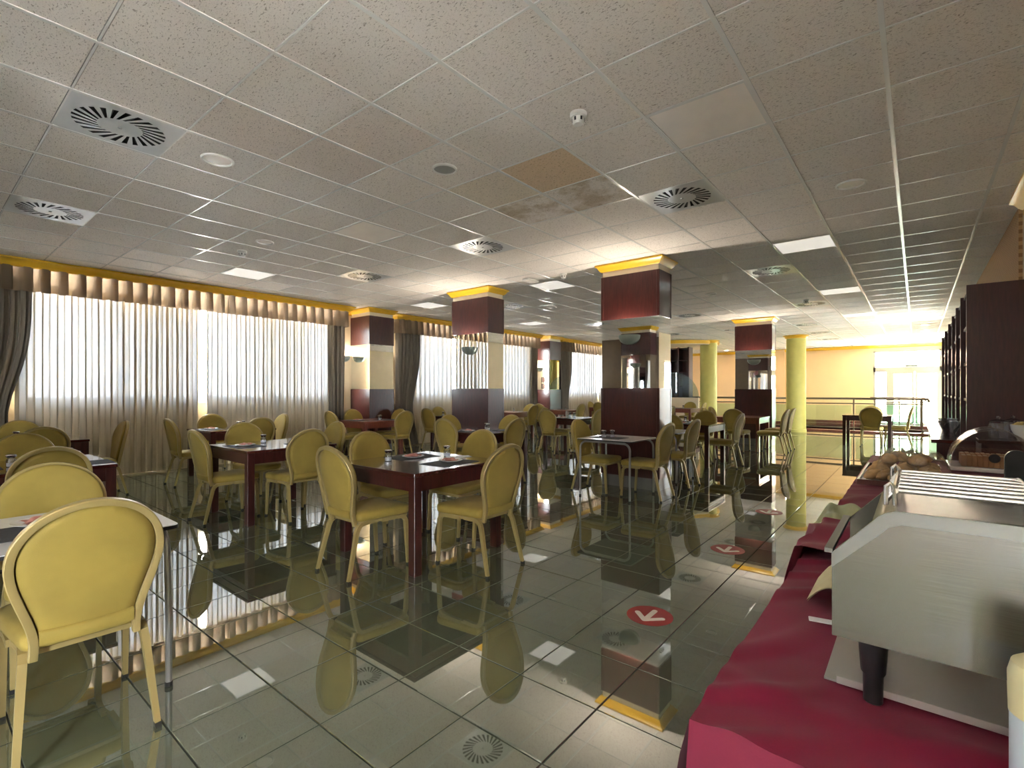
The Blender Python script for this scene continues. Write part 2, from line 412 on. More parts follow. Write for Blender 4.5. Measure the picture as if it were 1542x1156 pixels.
for i in range(0, 18):
    x = CX0-i*CPX
    if x > XL: MB().box(-.012, .012, YB, YF, 0, .028).build('grid_runner', M['tbar'], ceiling, (x, 0, CE), smooth=0)
for j in range(-13, 40):
    y = CY0+j*CPY
    if YB < y < YF: MB().box(XL, XR, -.0055, .0055, .002, .028).build('grid_crossbar', M['tbar'], ceiling, (0, y, CE), smooth=0)

# walls
def wall(name, mb, mt, label): return struct(mb, name, mt, label, smooth=0)
WZ0, WZ1 = 1.13, 2.95
wl = MB(); T = .22
ys = [YB]
for k in (0, 1, 2):
    ys += [1.1+7*k, 5.9+7*k]
ys.append(YF)
for a in range(0, len(ys), 2): wl.box(XL-T, XL, ys[a], ys[a+1], 0, CE+.1)
for a in range(1, len(ys)-1, 2):
    wl.box(XL-T, XL, ys[a], ys[a+1], 0, WZ0); wl.box(XL-T, XL, ys[a], ys[a+1], WZ1, CE+.1)
wall('wall_left', wl, M['wallp'], 'cream window wall behind the curtains')
wr = MB().box(XR, XR+.15, YB, -2.9, 0, CE+.1).box(XR, XR+.15, -2.9, -2.0, 0, .1).box(XR, XR+.15, -2.9, -2.0, 3.0, CE+.1).box(XR, XR+.15, -2.0, 15.2, 0, CE+.1).box(XR, XR+.15, 15.9, YF, 0, CE+.1).box(XR, XR+.15, 15.2, 15.9, 0, .1).box(XR, XR+.15, 15.2, 15.9, 2.3, CE+.1)
wall('wall_right', wr, M['cream'], 'cream wall behind the buffet')
lat = MB().box(XR-.03, XR-.002, 6.9, 13.2, 1.2, CE-.01).build('lattice_screen', M['lattice'], None, smooth=0)
tag(lat, 'tan woven lattice screen on wall above the dark shelving', 'screen')
wf = MB().box(XL, -1.36, YF, YF+.15, 0, CE+.1).box(-1.36, .72, YF, YF+.15, 2.92, CE+.1).box(.72, XR, YF, YF+.15, 0, CE+.1)
wf.box(-5.1, -4.5, YF-.09, YF, 0, CE)
wall('wall_far', wf, M['peach'], 'warm peach wall at the far end with shallow pilaster')
wb = MB(); xs = [XL, -3.3, -2.85, XR]
for a in range(0, 4, 2): wb.box(xs[a], xs[a+1], YB-.15, YB, 0, CE+.1)
for a in range(1, 3, 2): wb.box(xs[a], xs[a+1], YB-.15, YB, 0, .15); wb.box(xs[a], xs[a+1], YB-.15, YB, 3.05, CE+.1)
wall('wall_back', wb, M['brownwall'], 'brown wall behind the camera with an added tall window')
n = 0
for a in range(1, 3, 2):  # window added behind the camera to bring daylight into the foreground
    n += 1
    o = MB(); x0, x1 = xs[a], xs[a+1]
    for q in range(4):
        x = x0+(x1-x0-.06)*q/3; o.box(x, x+.06, YB-.11, YB-.05, .15, 3.05)
    o.box(x0, x1, YB-.11, YB-.05, .15, .21).box(x0, x1, YB-.11, YB-.05, 2.99, 3.05)
    w = struct(o, 'window_%d' % (n+3), M['winframe'], 'narrow tall window added behind the camera for light', smooth=0)
    MB().box(x0+.03, x1-.03, YB-.083, YB-.078, .2, 3.0).build('pane', M['pane'], w, smooth=0)
for wn, ya, yb, zt, nq, lab in (('window_5', -2.9, -2.0, 3.0, 2, 'unseen tall window added in the buffet wall beside the camera for light'), ('window_6', 15.2, 15.9, 2.3, 1, 'unseen narrow window added beyond the dark shelving for light')):  # unseen windows added to brighten the foreground and the far end
    o = MB(); st_ = (yb-ya-.06)/nq
    for q in range(nq+1): o.box(XR+.04, XR+.1, ya+st_*q, ya+st_*q+.06, .1, zt)
    o.box(XR+.04, XR+.1, ya, yb, .1, .16).box(XR+.04, XR+.1, ya, yb, zt-.06, zt)
    w = struct(o, wn, M['winframe'], lab, smooth=0)
    for q in range(nq): MB().box(XR+.067, XR+.073, ya+.06+st_*q, ya+st_*(q+1), .16, zt-.06).build('pane', M['pane'], w, smooth=0)
bbm = MB().box(XL, XL+.02, 6.05, 6.4, 0, .1).box(XL, XL+.02, 7.05, 7.4, 0, .1)
struct(bbm, 'baseboard_left', M['mahog'], 'dark wooden skirting between the curtains', smooth=0)
struct(MB().box(XL, -1.36, YF-.02, YF, 0, .12), 'baseboard_far', M['kerb'], 'dark red skirting along the peach wall', smooth=0)

# windows in the left wall
PANES = [(1.1, 2.26), (2.26, 3.32), (3.32, 4.58), (4.58, 5.9)]
for n, k in enumerate((0, 1, 2)):
    o = MB(); yo = 7*k; xa, xb = XL-.14, XL-.06
    o.box(xa, XL+.03, 1.1+yo, 5.9+yo, WZ0-.0, WZ0+.06)
    o.box(xa, xb, 1.1+yo, 5.9+yo, WZ1-.07, WZ1)
    w = struct(o, 'window_%d' % (n+1), M['winframe'], 'white aluminium window behind sheer curtains', smooth=0)
    for q, (a, c) in enumerate(PANES):
        s = MB(); e = .055 if q != 2 else .075
        s.box(xa+.01*(q % 2), xb+.01*(q % 2), a+yo, a+yo+e, WZ0+.06, WZ1-.07).box(xa+.01*(q % 2), xb+.01*(q % 2), c+yo-.045, c+yo, WZ0+.06, WZ1-.07)
        s.box(xa+.01*(q % 2), xb+.01*(q % 2), a+yo+e, c+yo-.045, WZ0+.06, WZ0+.12)
        s.build('sash', M['winframe'], w, smooth=0)
        MB().box(XL-.103, XL-.098, a+yo+e-.01, c+yo-.035, WZ0+.11, WZ1-.06).build('pane', M['pane'], w, smooth=0)

# outside
g = MB().box(-60, 60, -50, 90, -.5, -.3); struct(g, 'ground', M['ground'], 'pale paved ground outside the building', smooth=0)
bl = thing('apartment_building', 'pale orange building seen through the glass doors', 'building', (3, 44, -.3))
MB().box(-9, 9, 0, 6, 0, 9).build('facade', M['build1'], bl, smooth=0)
for q in range(5):
    for z in (1.2, 4.4): MB().box(-7.5+q*3.3, -6.1+q*3.3, -.06, .02, z, z+1.7).build('window', M['blue_glass'], bl, smooth=0)

# cornice mouldings (yellow)
def cornice(name, path, label, drop=.115, out=.10, closed=False):
    # path: list of (x,y); profile runs out to the left of travel
    prof = [(0, 0), (out, 0), (out, -.022), (out*.72, -.035), (out*.45, -.075), (out*.2, -.095), (out*.2, -drop), (0, -drop)]
    m = len(path); rings = []
    for i in range(m):
        p = Vector((*path[i], 0))
        if closed or 0 < i < m-1:
            a = (p-Vector((*path[i-1], 0))).normalized(); b = (Vector((*path[(i+1) % m], 0))-p).normalized()
            na = Vector((-a.y, a.x, 0)); nb = Vector((-b.y, b.x, 0)); nn = (na+nb); nn = nn/ max(.2, nn.dot(na))
        else:
            q = Vector((*path[1], 0))-p if i == 0 else p-Vector((*path[i-1], 0)); q.normalize(); nn = Vector((-q.y, q.x, 0))
        rings.append([(p.x+nn.x*o, p.y+nn.y*o, CE+z-.001) for o, z in prof])
    mb = MB()
    if closed: rings.append(rings[0]); mb.loft(rings, cap=False)
    else: mb.loft(rings)
    return mb
def trim(n, mb, label): return struct(mb, 'trim_%d' % n, M['yellow'], label)
path = []
for k in (0, 1, 2):      # runs along the pelmet boxes and steps back to the wall between
    y0, y1 = .38+7*k, 6.1+7*k
    path += [(XL, y0), (-9.47, y0), (-9.47, y1), (XL, y1)]
path = [(XL, YB)]+path+[(XL, YF)]
path = path[::-1]
trim(1, cornice('c', path, ''), 'yellow cornice along the window wall pelmets')
trim(2, cornice('c', [(-1.36, YF), (XL, YF)], ''), 'yellow cornice along the peach wall')
trim(3, cornice('c', [(XR, YF), (-1.36, YF)], ''), 'yellow cornice above the glass doors')
trim(4, cornice('c', [(XR, YB), (XR, 6.7)], '', .14, .12), 'yellow cornice on the buffet wall near the lattice')

# ------------------------------------------------------------------ columns
def column(x0, x1, y0, y1, label, name='mirrored_column', sconce=None):
    cx, cy = (x0+x1)/2, (y0+y1)/2
    t = thing(name, label, 'column', (cx, cy, 0)); w, d = (x1-x0)/2, (y1-y0)/2
    MB().box(-w+.012, w-.012, -d+.012, d-.012, 0, .16).build('plinth', M['plinth'], t, smooth=0)
    for z0, z1, nm in ((.16, 1.385, 'lower_panel'), (2.36, 2.98, 'upper_panel')):
        MB().box(-w+.004, w-.004, -d+.004, d-.004, z0, z1).build(nm, M['mahog'], t, smooth=0)
        for sx in (-1, 1):
            for sy in (-1, 1):
                MB().bbox(sx*(w-.022)-.022, sx*(w-.022)+.022, sy*(d-.022)-.022, sy*(d-.022)+.022, z0, z1, .004).build('corner_trim', M['mahog'], t)
    MB().box(-w+.012, w-.012, -d+.012, d-.012, 1.385, 2.36).build('mirror_band', M['mirror'], t, smooth=0)
    MB().box(-w+.02, w-.02, -d+.02, d-.02, 2.98, CE).build('cream_neck', M['cream'], t, smooth=0)
    p = [(-w+.02, -d+.02), (-w+.02, d-.02), (w-.02, d-.02), (w-.02, -d+.02)]
    cornice('c', p, '', .085, .085, True).build('cornice', M['yellow'], t)
    return t
def sconce(loc, rz, label, on=True):
    t = thing('wall_sconce', label, 'wall lamp', loc, rz, 'half bowl wall sconces')
    # half bowl, wall at local y=0, bowl bulges to -y
    mb = MB(); nu, nv = 20, 8
    mb.grid(lambda u, v: (.15*math.cos(PI*u)*math.cos(v*PI/2)**.8, -.15*math.sin(PI*u)*math.cos(v*PI/2)**.8*.9-.004, -.13*math.sin(v*PI/2)), nu, nv)
    mb.grid(lambda u, v: ((.15-.012*v)*math.cos(PI*u), -(.15-.012*v)*math.sin(PI*u)*.9-.004, .0), nu, 1)
    mb.grid(lambda u, v: (.138*math.cos(PI*u)*math.cos(v*PI/2)**.8, -.138*math.sin(PI*u)*math.cos(v*PI/2)**.8*.9-.004, -.118*math.sin(v*PI/2)), nu, nv)
    mb.build('bowl', M['sconce'], t)
    MB().box(-.05, .05, -.012, -.001, -.09, 0).build('back_plate', M['steel_pipe'], t)
    if not on: return t
    l = bpy.data.lights.new('sconce_fill_lamp', 'POINT'); l.energy = 13 if loc[0] > -9 else 4; l.color = (1, .9, .76); l.shadow_soft_size = .03  # fill lamp added inside the bowl to brighten the ceiling
    o = bpy.data.objects.new('sconce_fill_lamp', l); col.objects.link(o); o.parent = t; o.location = (0, -.07, -.035)
    return t
column(-3.55, -2.67, 6.4, 6.83, 'large mirrored mahogany column nearest the buffet')
column(-6.64, -5.74, 6.4, 6.83, 'mirrored mahogany column left of the nearest one')
column(-3.6, -2.74, 13.4, 13.83, 'distant mirrored mahogany column by the railing')
column(-6.64, -5.74, 13.4, 13.83, 'distant mirrored mahogany column hidden behind the nearest one')
column(-3.55, -2.67, -.75, -.32, 'mirrored column beside the camera, buffet row')
column(-6.64, -5.74, -.75, -.32, 'mirrored column beside the camera, window row')
column(XL, -9.18, 6.4, 7.05, 'mirrored mahogany pilaster between first and second window', 'mirrored_pilaster')
column(XL, -9.3, 13.4, 14.05, 'mirrored mahogany pilaster between second and third window', 'mirrored_pilaster')
sconce((-3.11, 6.408, 2.12), 0, 'half-bowl sconce on the nearest mirrored column')
sconce((-6.19, 6.408, 2.12), 0, 'half-bowl sconce on the left mirrored column')
sconce((-3.15, 13.408, 2.12), 0, 'half-bowl sconce on the distant column by the railing')
sconce((-6.19, -.328, 2.12), PI, 'half-bowl sconce seen only in the nearest column mirror', False)
sconce((-3.11, -.328, 2.12), PI, 'half-bowl sconce on the column beside the camera', False)
sconce((XL+.002, 6.22, 2.12), PI/2, 'half-bowl sconce on wall left of the first pilaster')
sconce((XL+.002, 7.28, 2.12), PI/2, 'half-bowl sconce on wall right of the first pilaster')
sconce((XL+.002, 13.2, 2.12), PI/2, 'half-bowl sconce on wall left of the second pilaster')
for x, y, lab in ((-5.85, 18.45, 'round yellow-green pillar left of the distant column'), (-3.08, 18.55, 'round yellow-green pillar in front of the railing')):
    t = thing('round_pillar', lab, 'pillar', (x, y, 0), 0, 'round yellow-green pillars')
    MB().lathe([(.30, 0), (.30, .08), (.285, .1), (.285, CE-.1)], 40).build('shaft', M['round'], t)
    MB().lathe([(.286, CE-.1), (.31, CE-.09), (.33, CE-.04), (.38, CE-.015), (.38, CE)], 40).build('cornice_ring', M['yellow'], t)

# ------------------------------------------------------------------ curtains
rnd = random.Random(3)
def sheer(y0, y1, x, label, z0=.03, z1=2.84):
    mb = MB(); pts = []; y = y0; ph = 0; N = int((y1-y0)/.0105)
    ph0 = rnd.random()*6
    for i in range(N+1):
        t = y0+(y1-y0)*i/N
        p = t*2*PI/.155+1.3*math.sin(t*1.7+ph0)
        env = 1.15+.2*math.sin(t*2.3+ph0)
        pts.append((x+.034*math.sin(p), t+.030*env*math.sin(2*p+.6), math.sin(t*5+ph0)))
    rows = [(z0, 1.15), (.6, 1.05), (1.3, .95), (2.1, .85), (z1, .6)]
    for r, (z, k) in enumerate(rows):
        pass
    vs = [(x+(px-x)*k, py+.012*q*(1-k), z) for z, k in rows for px, py, q in pts]
    n = len(pts)
    mb.add(vs, [(r*n+i, r*n+i+1, (r+1)*n+i+1, (r+1)*n+i) for r in range(len(rows)-1) for i in range(n-1)])
    o = mb.build('sheer_curtain', M['sheer'], None, (0, 0, 0), smooth=180)
    return tag(o, label, 'curtain', 'white sheer curtains')
def drape(y0, y1, taper, label, x=-9.6, tside=0, z1=2.95):
    # heavy drape; taper = width kept at 1.0 m height, tside = -1 keeps left edge, +1 right edge
    mb = MB(); n = 90; rows = 14; ph = rnd.random()*6
    def fn(u, v):
        z = .03+(z1-.03)*v
        q = math.exp(-((z-.95)/.75)**2); w = 1-(1-taper)*q
        c = (y0+y1)/2 if tside == 0 else (y0 if tside < 0 else y1)
        y = c+(y0+(y1-y0)*u-c)*w
        f = u*(y1-y0)*2*PI/.105
        return (x+.045*math.sin(f+ph)+.018*math.sin(2.3*f+ph), y+.012*math.sin(2*f+ph), z)
    mb.grid(fn, n, rows)
    o = mb.build('window_drape', M['drape'], None, smooth=180)
    return tag(o, label, 'curtain', 'taupe side drapes')
def valance(y0, y1, label, z0=2.715, z1=3.045, x=-9.47):
    mb = MB(); pitch = .19; n = round((y1-y0)/pitch); pitch = (y1-y0)/n; pts = []
    for i in range(n):
        a = y0+i*pitch; j = rnd.uniform(-.008, .008)
        pts += [(a, -.01, 0), (a+.025, -.006, .3), (a+.055+j, .016, 1), (a+.10+j, .022, 1), (a+.160+j, .016, 1), (a+.166+j, .0, 1), (a+.150+j, -.012, 1), (a+.075+j, -.024, 1), (a+.068+j, -.034, 1), (a+.078+j, -.044, 1), (a+.165+j, -.03, .4)]
    pts.append((y1, 0, 0)); m = len(pts)
    rows = [(z0, 1.0), (z0+.12, .8), (z0+.24, .55), (z1, .35)]
    vs = []
    for r, (z, k) in enumerate(rows):
        for (y, dx, w) in pts:
            vs.append((x+dx*(.4+k*.9)+.02*k*w, y, z-(.006*math.sin(y*40) if r == 0 else 0)))
    mb.add(vs, [(r*m+i, r*m+i+1, (r+1)*m+i+1, (r+1)*m+i) for r in range(len(rows)-1) for i in range(m-1)])
    # returns to the wall at each end
    for y in (y0, y1):
        mb.grid(lambda u, v: (XL+.01+(x-XL-.01)*u, y, z0+(z1-z0)*v), 4, 2)
    o = mb.build('pelmet_valance', M['valance'], None, smooth=40)
    return tag(o, label, 'valance', 'pleated taupe pelmet valances')
NTH = {-1: 'window beside the camera', 0: 'first and nearest window', 1: 'second window', 2: 'third and farthest window'}
for k in (0, 1, 2):
    yo = 7*k; w = NTH[k]
    sheer(1.0+yo, 3.27+yo, -9.76, 'sheer curtain on the left half of the '+w)
    sheer(3.40+yo, 5.86+yo, -9.76, 'sheer curtain on the right half of the '+w)
    drape(.46+yo, 1.17+yo, .66, 'taupe drape at the left edge of the '+w, tside=-1)
    drape(5.70+yo, 6.06+yo, .85, 'taupe drape at the right edge of the '+w, tside=0)
    valance(.42+yo, 6.08+yo, 'pleated valance above the '+w)
    tag(MB().box(XL+.002, -9.5, .44+yo, 6.06+yo, 3.045, CE-.002).build('pelmet_box', M['cream'], None, smooth=0), 'pelmet box holding the valance of the '+w, 'pelmet', 'curtain pelmet boxes')

# ------------------------------------------------------------------ ceiling fixtures
def cellc(i, j): return CX0-(i+.5)*CPX, CY0+(j+.5)*CPY
WHERE = lambda i, j: None
def make_diffuser():
    t = thing('swirl_diffuser', 'x', 'air vent', (0, 0, 0), 0, 'square swirl ceiling diffusers')
    w, d = CPX/2-.004, CPY/2-.004; N = 24; r1, r2 = .125, .255; tw = .28; mb = MB()
    def sq(a):
        c, s = math.cos(a), math.sin(a); k = min(w/abs(c) if abs(c) > 1e-6 else 9, d/abs(s) if abs(s) > 1e-6 else 9); return (c*k, s*k)
    vs = []; fs = []
    A = [2*PI*k/(2*N) for k in range(2*N)]
    for a in A: vs.append((*sq(a+tw), 0))
    for a in A: vs.append((r2*math.cos(a+tw), r2*math.sin(a+tw), 0))
    for a in A: vs.append((r1*math.cos(a), r1*math.sin(a), 0))
    n = 2*N
    for k in range(n):
        q = (k+1) % n
        fs.append((k, n+k, n+q, q))
        if k % 2 == 0: fs.append((n+k, 2*n+k, 2*n+q, n+q))
    fs.append(tuple(range(2*n, 3*n)))
    mb.add(vs, fs)
    for cx, cy in ((-w, -d), (w, -d), (w, d), (-w, d)): pass
    mb.add([(-w,-d,0),(w,-d,0),(w,d,0),(-w,d,0),(-w,-d,.02),(w,-d,.02),(w,d,.02),(-w,d,.02)], [(0,1,5,4),(1,2,6,5),(2,3,7,6),(3,0,4,7)])
    mb.build('face_plate', M['vent'], t, smooth=0)
    bl = MB()
    for k in range(1, n, 2):
        a, q = A[k], A[(k+1) % n]
        bl.add([(r2*math.cos(a+tw), r2*math.sin(a+tw), .0), (r1*math.cos(a), r1*math.sin(a), .0), (r1*math.cos((a+q)/2), r1*math.sin((a+q)/2), .018), (r2*math.cos((a+q)/2+tw), r2*math.sin((a+q)/2+tw), .018)], [(0,1,2,3)])
    bl.build('blades', M['blackp'], t, smooth=0)
    MB().box(-w, w, -d, d, .02, .024).build('dark_backing', M['black'], t, smooth=0)
    MB().lathe([(.014, .0), (.012, -.006), (.004, -.008)], 12).build('hub_screw', M['steel_pipe'], t)
    return t
PLACE = {(7,0): 'largest swirl ceiling vent, above the left foreground', (11,0): 'swirl ceiling vent nearest the first window valance',
 (7,6): 'swirl ceiling vent in front of the left mirrored column', (3,6): 'swirl ceiling vent in front of the nearest mirrored column', (11,6): 'swirl ceiling vent in front of the first pilaster',
 (3,12): 'swirl ceiling vent between the nearest and the distant column', (7,12): 'swirl ceiling vent behind the nearest column top', (11,12): 'swirl ceiling vent just right of the left mirrored column',
 (3,18): 'swirl ceiling vent above the distant column, buffet side', (7,18): 'swirl ceiling vent left of the distant column top', (11,18): 'swirl ceiling vent by the second pilaster',
 (4,24): 'first vent in the row leading to the round pillar', (4,28): 'second vent in the row leading to the peach wall', (4,32): 'last vent in the row by the peach wall',
 (7,24): 'small far vent left of the distant column neck', (10,24): 'small far vent behind the nearest column'}
proto = None
for c in DIFF:
    if proto is None: proto = make_diffuser(); o = proto
    else: o = copy_tree(proto)
    x, y = cellc(*c); o.location = (x, y, CE+.002); o['label'] = PLACE[c]
PP = {(8,4): 'flat square ceiling light panel left of centre, near the speaker', (2,4): 'large unlit ceiling light panel nearest the camera', (13,4): 'bright ceiling light panel above the first window',
 (2,10): 'ceiling light panel first in the lit row towards the doors', (8,10): 'ceiling light panel above the left mirrored column', (13,10): 'bright ceiling light panel above the first pilaster',
 (2,16): 'ceiling light panel second in the row towards the doors', (13,16): 'ceiling light panel above the second window', (2,22): 'ceiling light panel third in the row towards the doors',
 (7,30): 'far ceiling light panel near the round soffit', (12,28): 'far ceiling light panel above the third window', (0,25): 'small ceiling light panel above the shelving end'}
LIT = {(2,16), (2,22), (7,30), (12,28), (0,25), (2,10), (13,16), (13,4), (13,10), (8,10)}
for c in PANEL:
    x, y = cellc(*c); t = thing('ceiling_light_panel', PP[c], 'ceiling light', (x, y, CE+.002), 0, 'square ceiling light panels')
    w, d = CPX/2-.004, CPY/2-.004
    fr = MB()
    fr.box(-w, w, -d, -d+.018, 0, .02).box(-w, w, d-.018, d, 0, .02).box(-w, -w+.018, -d+.018, d-.018, 0, .02).box(w-.018, w, -d+.018, d-.018, 0, .02)
    fr.build('panel_frame', M['tbar'], t, smooth=0)
    MB().box(-w+.018, w-.018, -d+.018, d-.018, .004, .02).build('diffuser', M['panel_lit'] if c in LIT else M['panel_off'], t, smooth=0)
def downlight(x, y, r, label, on=False):
    t = thing('ceiling_downlight', label, 'ceiling light', (x, y, CE+.004), 0, 'round recessed downlights')
    MB().lathe([(r, 0), (r, -.008), (r*.94, -.014), (r*.86, -.012), (r*.82, 0)], 32, cap=False).build('trim_ring', M['whitep'], t)
    MB().lathe([(r*.83, .0), (r*.5, -.005), (r*.1, -.006)], 28).build('lens', M['lamp_lit'] if on else M['panel_off'], t)
for (i, j, r, lab) in ((7, 1, .115, 'round white downlight beside the largest swirl vent'), (1, 7, .115, 'round white downlight on the buffet side of the ceiling'),
                       (10, 3, .1, 'round white downlight above the first window valance'), (5, 14, .1, 'round downlight above the gap between the columns'), (10, 13, .1, 'small round downlight right of the left column')):
    x, y = cellc(i, j); downlight(x, y, r, lab)
for q, y in enumerate((17.7, 19.4, 21.0, 22.6)):
    downlight(.17, y, .09, ['first', 'second', 'third', 'fourth'][q]+' lit downlight in the row before the glass doors', True)
for q, (x, y) in enumerate(((-4.2, 20.8), (-2.0, 23.3), (-4.2, 23.3), (-6.6, 23.3), (-8.6, 21.8), (-8.6, 19.6))):  # extra downlights added to brighten the far end
    downlight(x, y, .09, ['first', 'second', 'third', 'fourth', 'fifth', 'sixth'][q]+' added lit downlight washing the peach end wall, counted from the pillar', True)
x, y = cellc(5, 3); t = thing('ceiling_speaker', 'round grey ceiling speaker near the stained tiles', 'speaker', (x, y, CE+.004))
MB().lathe([(.10, 0), (.10, -.012), (.088, -.018), (.086, -.012)], 32, cap=False).build('rim', M['whitep'], t)
MB().lathe([(.087, -.006), (.06, -.014), (.02, -.017)], 28).build('grille', M['greyp'], t)
for (i, j, lab) in ((3, 3, 'smoke detector on the foreground ceiling beside the large panel'), (11, 3, 'smoke detector above the first window'), (7, 9, 'smoke detector above the left mirrored column'), (3, 17, 'smoke detector beside the vent before the distant column')):
    x, y = cellc(i, j); t = thing('smoke_detector', lab, 'smoke detector', (x, y, CE+.005), 0, 'white smoke detectors')
    MB().lathe([(.055, 0), (.055, -.022), (.048, -.028)], 24).build('base', M['whitep'], t)
    MB().lathe([(.04, -.028), (.038, -.06), (.03, -.072), (.01, -.075)], 24).build('sensor_head', M['whitep'], t)
    for a in range(6):
        an = a*PI/3; MB().box(-.006, .006, .0365, .041, -.056, -.034).build('slot', M['black'], t, (0, 0, 0), an, smooth=0)
x, y = cellc(8, 9); t = thing('emergency_light', 'rectangular emergency light above the left mirrored column', 'emergency light', (x, y, CE+.005))
MB().bbox(-.06, .06, -.15, .15, -.035, 0, .006).build('housing', M['whitep'], t)
MB().bbox(-.05, .05, -.135, .135, -.045, -.033, .004).build('cover', M['panel_off'], t)

# ------------------------------------------------------------------ chairs
def back_point(u, v, w):
    up = Vector((0, -.105, .52)).normalized(); fw = Vector((0, up.z, -up.y))
    w = w-.028*(1-(u/.215)**2)
    p = Vector((u, -.168, .428))+up*v+fw*w
    return (p.x, p.y, p.z)
def half_w(v):      # outline of the balloon back
    H = .530; vm = .315
    if v >= vm: return .218*math.sqrt(max(0, 1-((v-vm)/(H-vm))**2))
    t = v/vm
    return .150+(.218-.150)*(3*t*t-2*t**3)
def outline(inset=0, n=26):
    pts = []; H = .530; vm = .315
    for i in range(14): v = vm*i/14; pts.append((half_w(v), v))
    for i in range(n+1):
        a = PI*i/n; pts.append((.218*math.cos(a), vm+(H-vm)*math.sin(a)))
    for i in range(13, -1, -1): v = vm*i/14; pts.append((-half_w(v), v))
    if inset:
        out = []
        m = len(pts)
        for i in range(m):
            a = Vector(pts[max(0, i-1)]); b = Vector(pts[min(m-1, i+1)]); t = (b-a).normalized(); nn = Vector((-t.y, t.x))
            out.append((pts[i][0]+nn.x*inset, pts[i][1]+nn.y*inset))
        pts = out
    return pts
def rounded_seat(wf, wr, y0, y1, ins, r=.07, n=6):
    x0, x1 = wr-ins, wf-ins; y0 += ins; y1 -= ins; r = max(.01, r-ins)
    pts = []
    for (cx, cy, a0) in ((x1-r, y1-r, 0), (-x1+r, y1-r, PI/2), (-x0+r*.6, y0+r*.6, PI), (x0-r*.6, y0+r*.6, 1.5*PI)):
        rr = r if cy > 0 else r*.6
        for i in range(n+1): a = a0+PI/2*i/n; pts.append((cx+rr*math.cos(a), cy+rr*math.sin(a)))
    return pts
RECT = lambda a, b: [(-a, -b), (a, -b), (a, b), (-a, b)]
def make_chair():
    t = thing('banquet_chair', 'x', 'chair', (0, 0, 0), 0, 'olive banquet chairs')
    # seat cushion
    lv = [(.402, .02), (.408, .004), (.425, 0), (.452, 0), (.463, .008), (.470, .022), (.476, .06), (.480, .12)]
    mb = MB(); mb.loft([[(x, y, z) for x, y in rounded_seat(.228, .185, -.165, .285, i)] for z, i in lv]); mb.build('seat', M['fabric'], t, smooth=60)
    fr = MB(); o = rounded_seat(.222, .18, -.15, .275, 0); q = rounded_seat(.222, .18, -.15, .275, .018)
    fr.loft([[(x, y, .384) for x, y in q], [(x, y, .384) for x, y in o], [(x, y, .403) for x, y in o], [(x, y, .403) for x, y in q]], cap=False)
    fr.build('seat_frame', M['frame'], t)
    # front pad of the back
    mb = MB(); rings = []
    for ins, w in ((.004, .008), (0, .012), (.002, .024), (.012, .034), (.04, .040), (.085, .042), (.13, .043)):
        rings.append([back_point(u, max(v, .03+ins*.5) if v < .06 else v, w) for u, v in outline(ins)])
    mb.loft(rings); mb.build('backrest', M['fabric'], t, smooth=70)
    # rear panel, set back inside the frame, with a rolled lower edge
    mb = MB(); rings = []
    for ins, w in ((.012, .008), (.016, -.007), (.05, -.009), (.1, -.0095)):
        rings.append([back_point(u, v, w) for u, v in outline(ins)][::-1])
    mb.loft(rings)
    bp = mb.build('back_panel', M['fabric'], t, smooth=70)
    mb = MB(); rings = []
    for k in range(13):
        u = -.138+.276*k/12
        rings.append([back_point(u, .012, .006), back_point(u, .012, -.02), back_point(u, .022, -.026), back_point(u, .058, -.024), back_point(u, .066, -.014), back_point(u, .066, .0)])
    mb.loft(rings); mb.build('lower_roll', M['fabric'], bp, smooth=50)
    # frame around the back: flat bar with two lips
    pts = [(half_w(0)+.002, -.045)]+outline(0)+[(-half_w(0)-.002, -.045)]
    p3 = [back_point(u, v, -.002) for u, v in pts]
    up = Vector((0, -.105, .52)).normalized(); fw = (0, up.z, -up.y)
    prof = [(-.020, -.011), (-.016, -.014), (.006, -.014), (.012, -.010), (.012, .010), (.006, .013), (-.006, .013), (-.009, .009), (-.012, .013), (-.018, .012), (-.020, .006)]
    MB().bar(p3, prof, fw).build('back_frame', M['frame'], t)
    for s in (-1, 1):
        fp = [(s*.196, .02, .392), (s*.199, .14, .392), (s*.200, .195, .388), (s*.2005, .226, .372), (s*.201, .240, .345), (s*.203, .262, .016)]
        lg = MB().bar(fp, RECT(.0125, .0145), (1, 0, 0), [1, 1, 1.05, 1.08, 1.05, .8]).build('leg', M['frame'], t, smooth=25)
        MB().box(s*.2035-.0115, s*.2035+.0115, .2525, .2755, 0, .018).build('foot_cap', M['cap'], lg)
        rp = [(s*.172, .0, .392), (s*.174, -.10, .392), (s*.176, -.142, .386), (s*.179, -.168, .366), (s*.182, -.182, .335), (s*.204, -.262, .016)]
        lg = MB().bar(rp, RECT(.0125, .0145), (1, 0, 0), [1, 1, 1.05, 1.08, 1.05, .8]).build('leg', M['frame'], t, smooth=25)
        MB().box(s*.2045-.0115, s*.2045+.0115, -.2765, -.2535, 0, .018).build('foot_cap', M['cap'], lg)
        br = [(s*.150, -.178, .40), (s*.150, -.16, .385), (s*.172, -.12, .385)]
        MB().tube(br, .009, 8).build('bracket', M['chrome'], t)
    return t
chair0 = [None]
SIDE = {'+X': PI/2, '-X': -PI/2, '+Y': PI, '-Y': 0.0}
def chair(ax, ay, rot, label):
    # ax, ay: midpoint between the rear feet
    if chair0[0] is None: chair0[0] = make_chair(); o = chair0[0]
    else: o = copy_tree(chair0[0])
    o.location = (ax-.265*math.sin(rot), ay+.265*math.cos(rot), 0); o.rotation_euler = (0, 0, rot); o['label'] = label
    return o

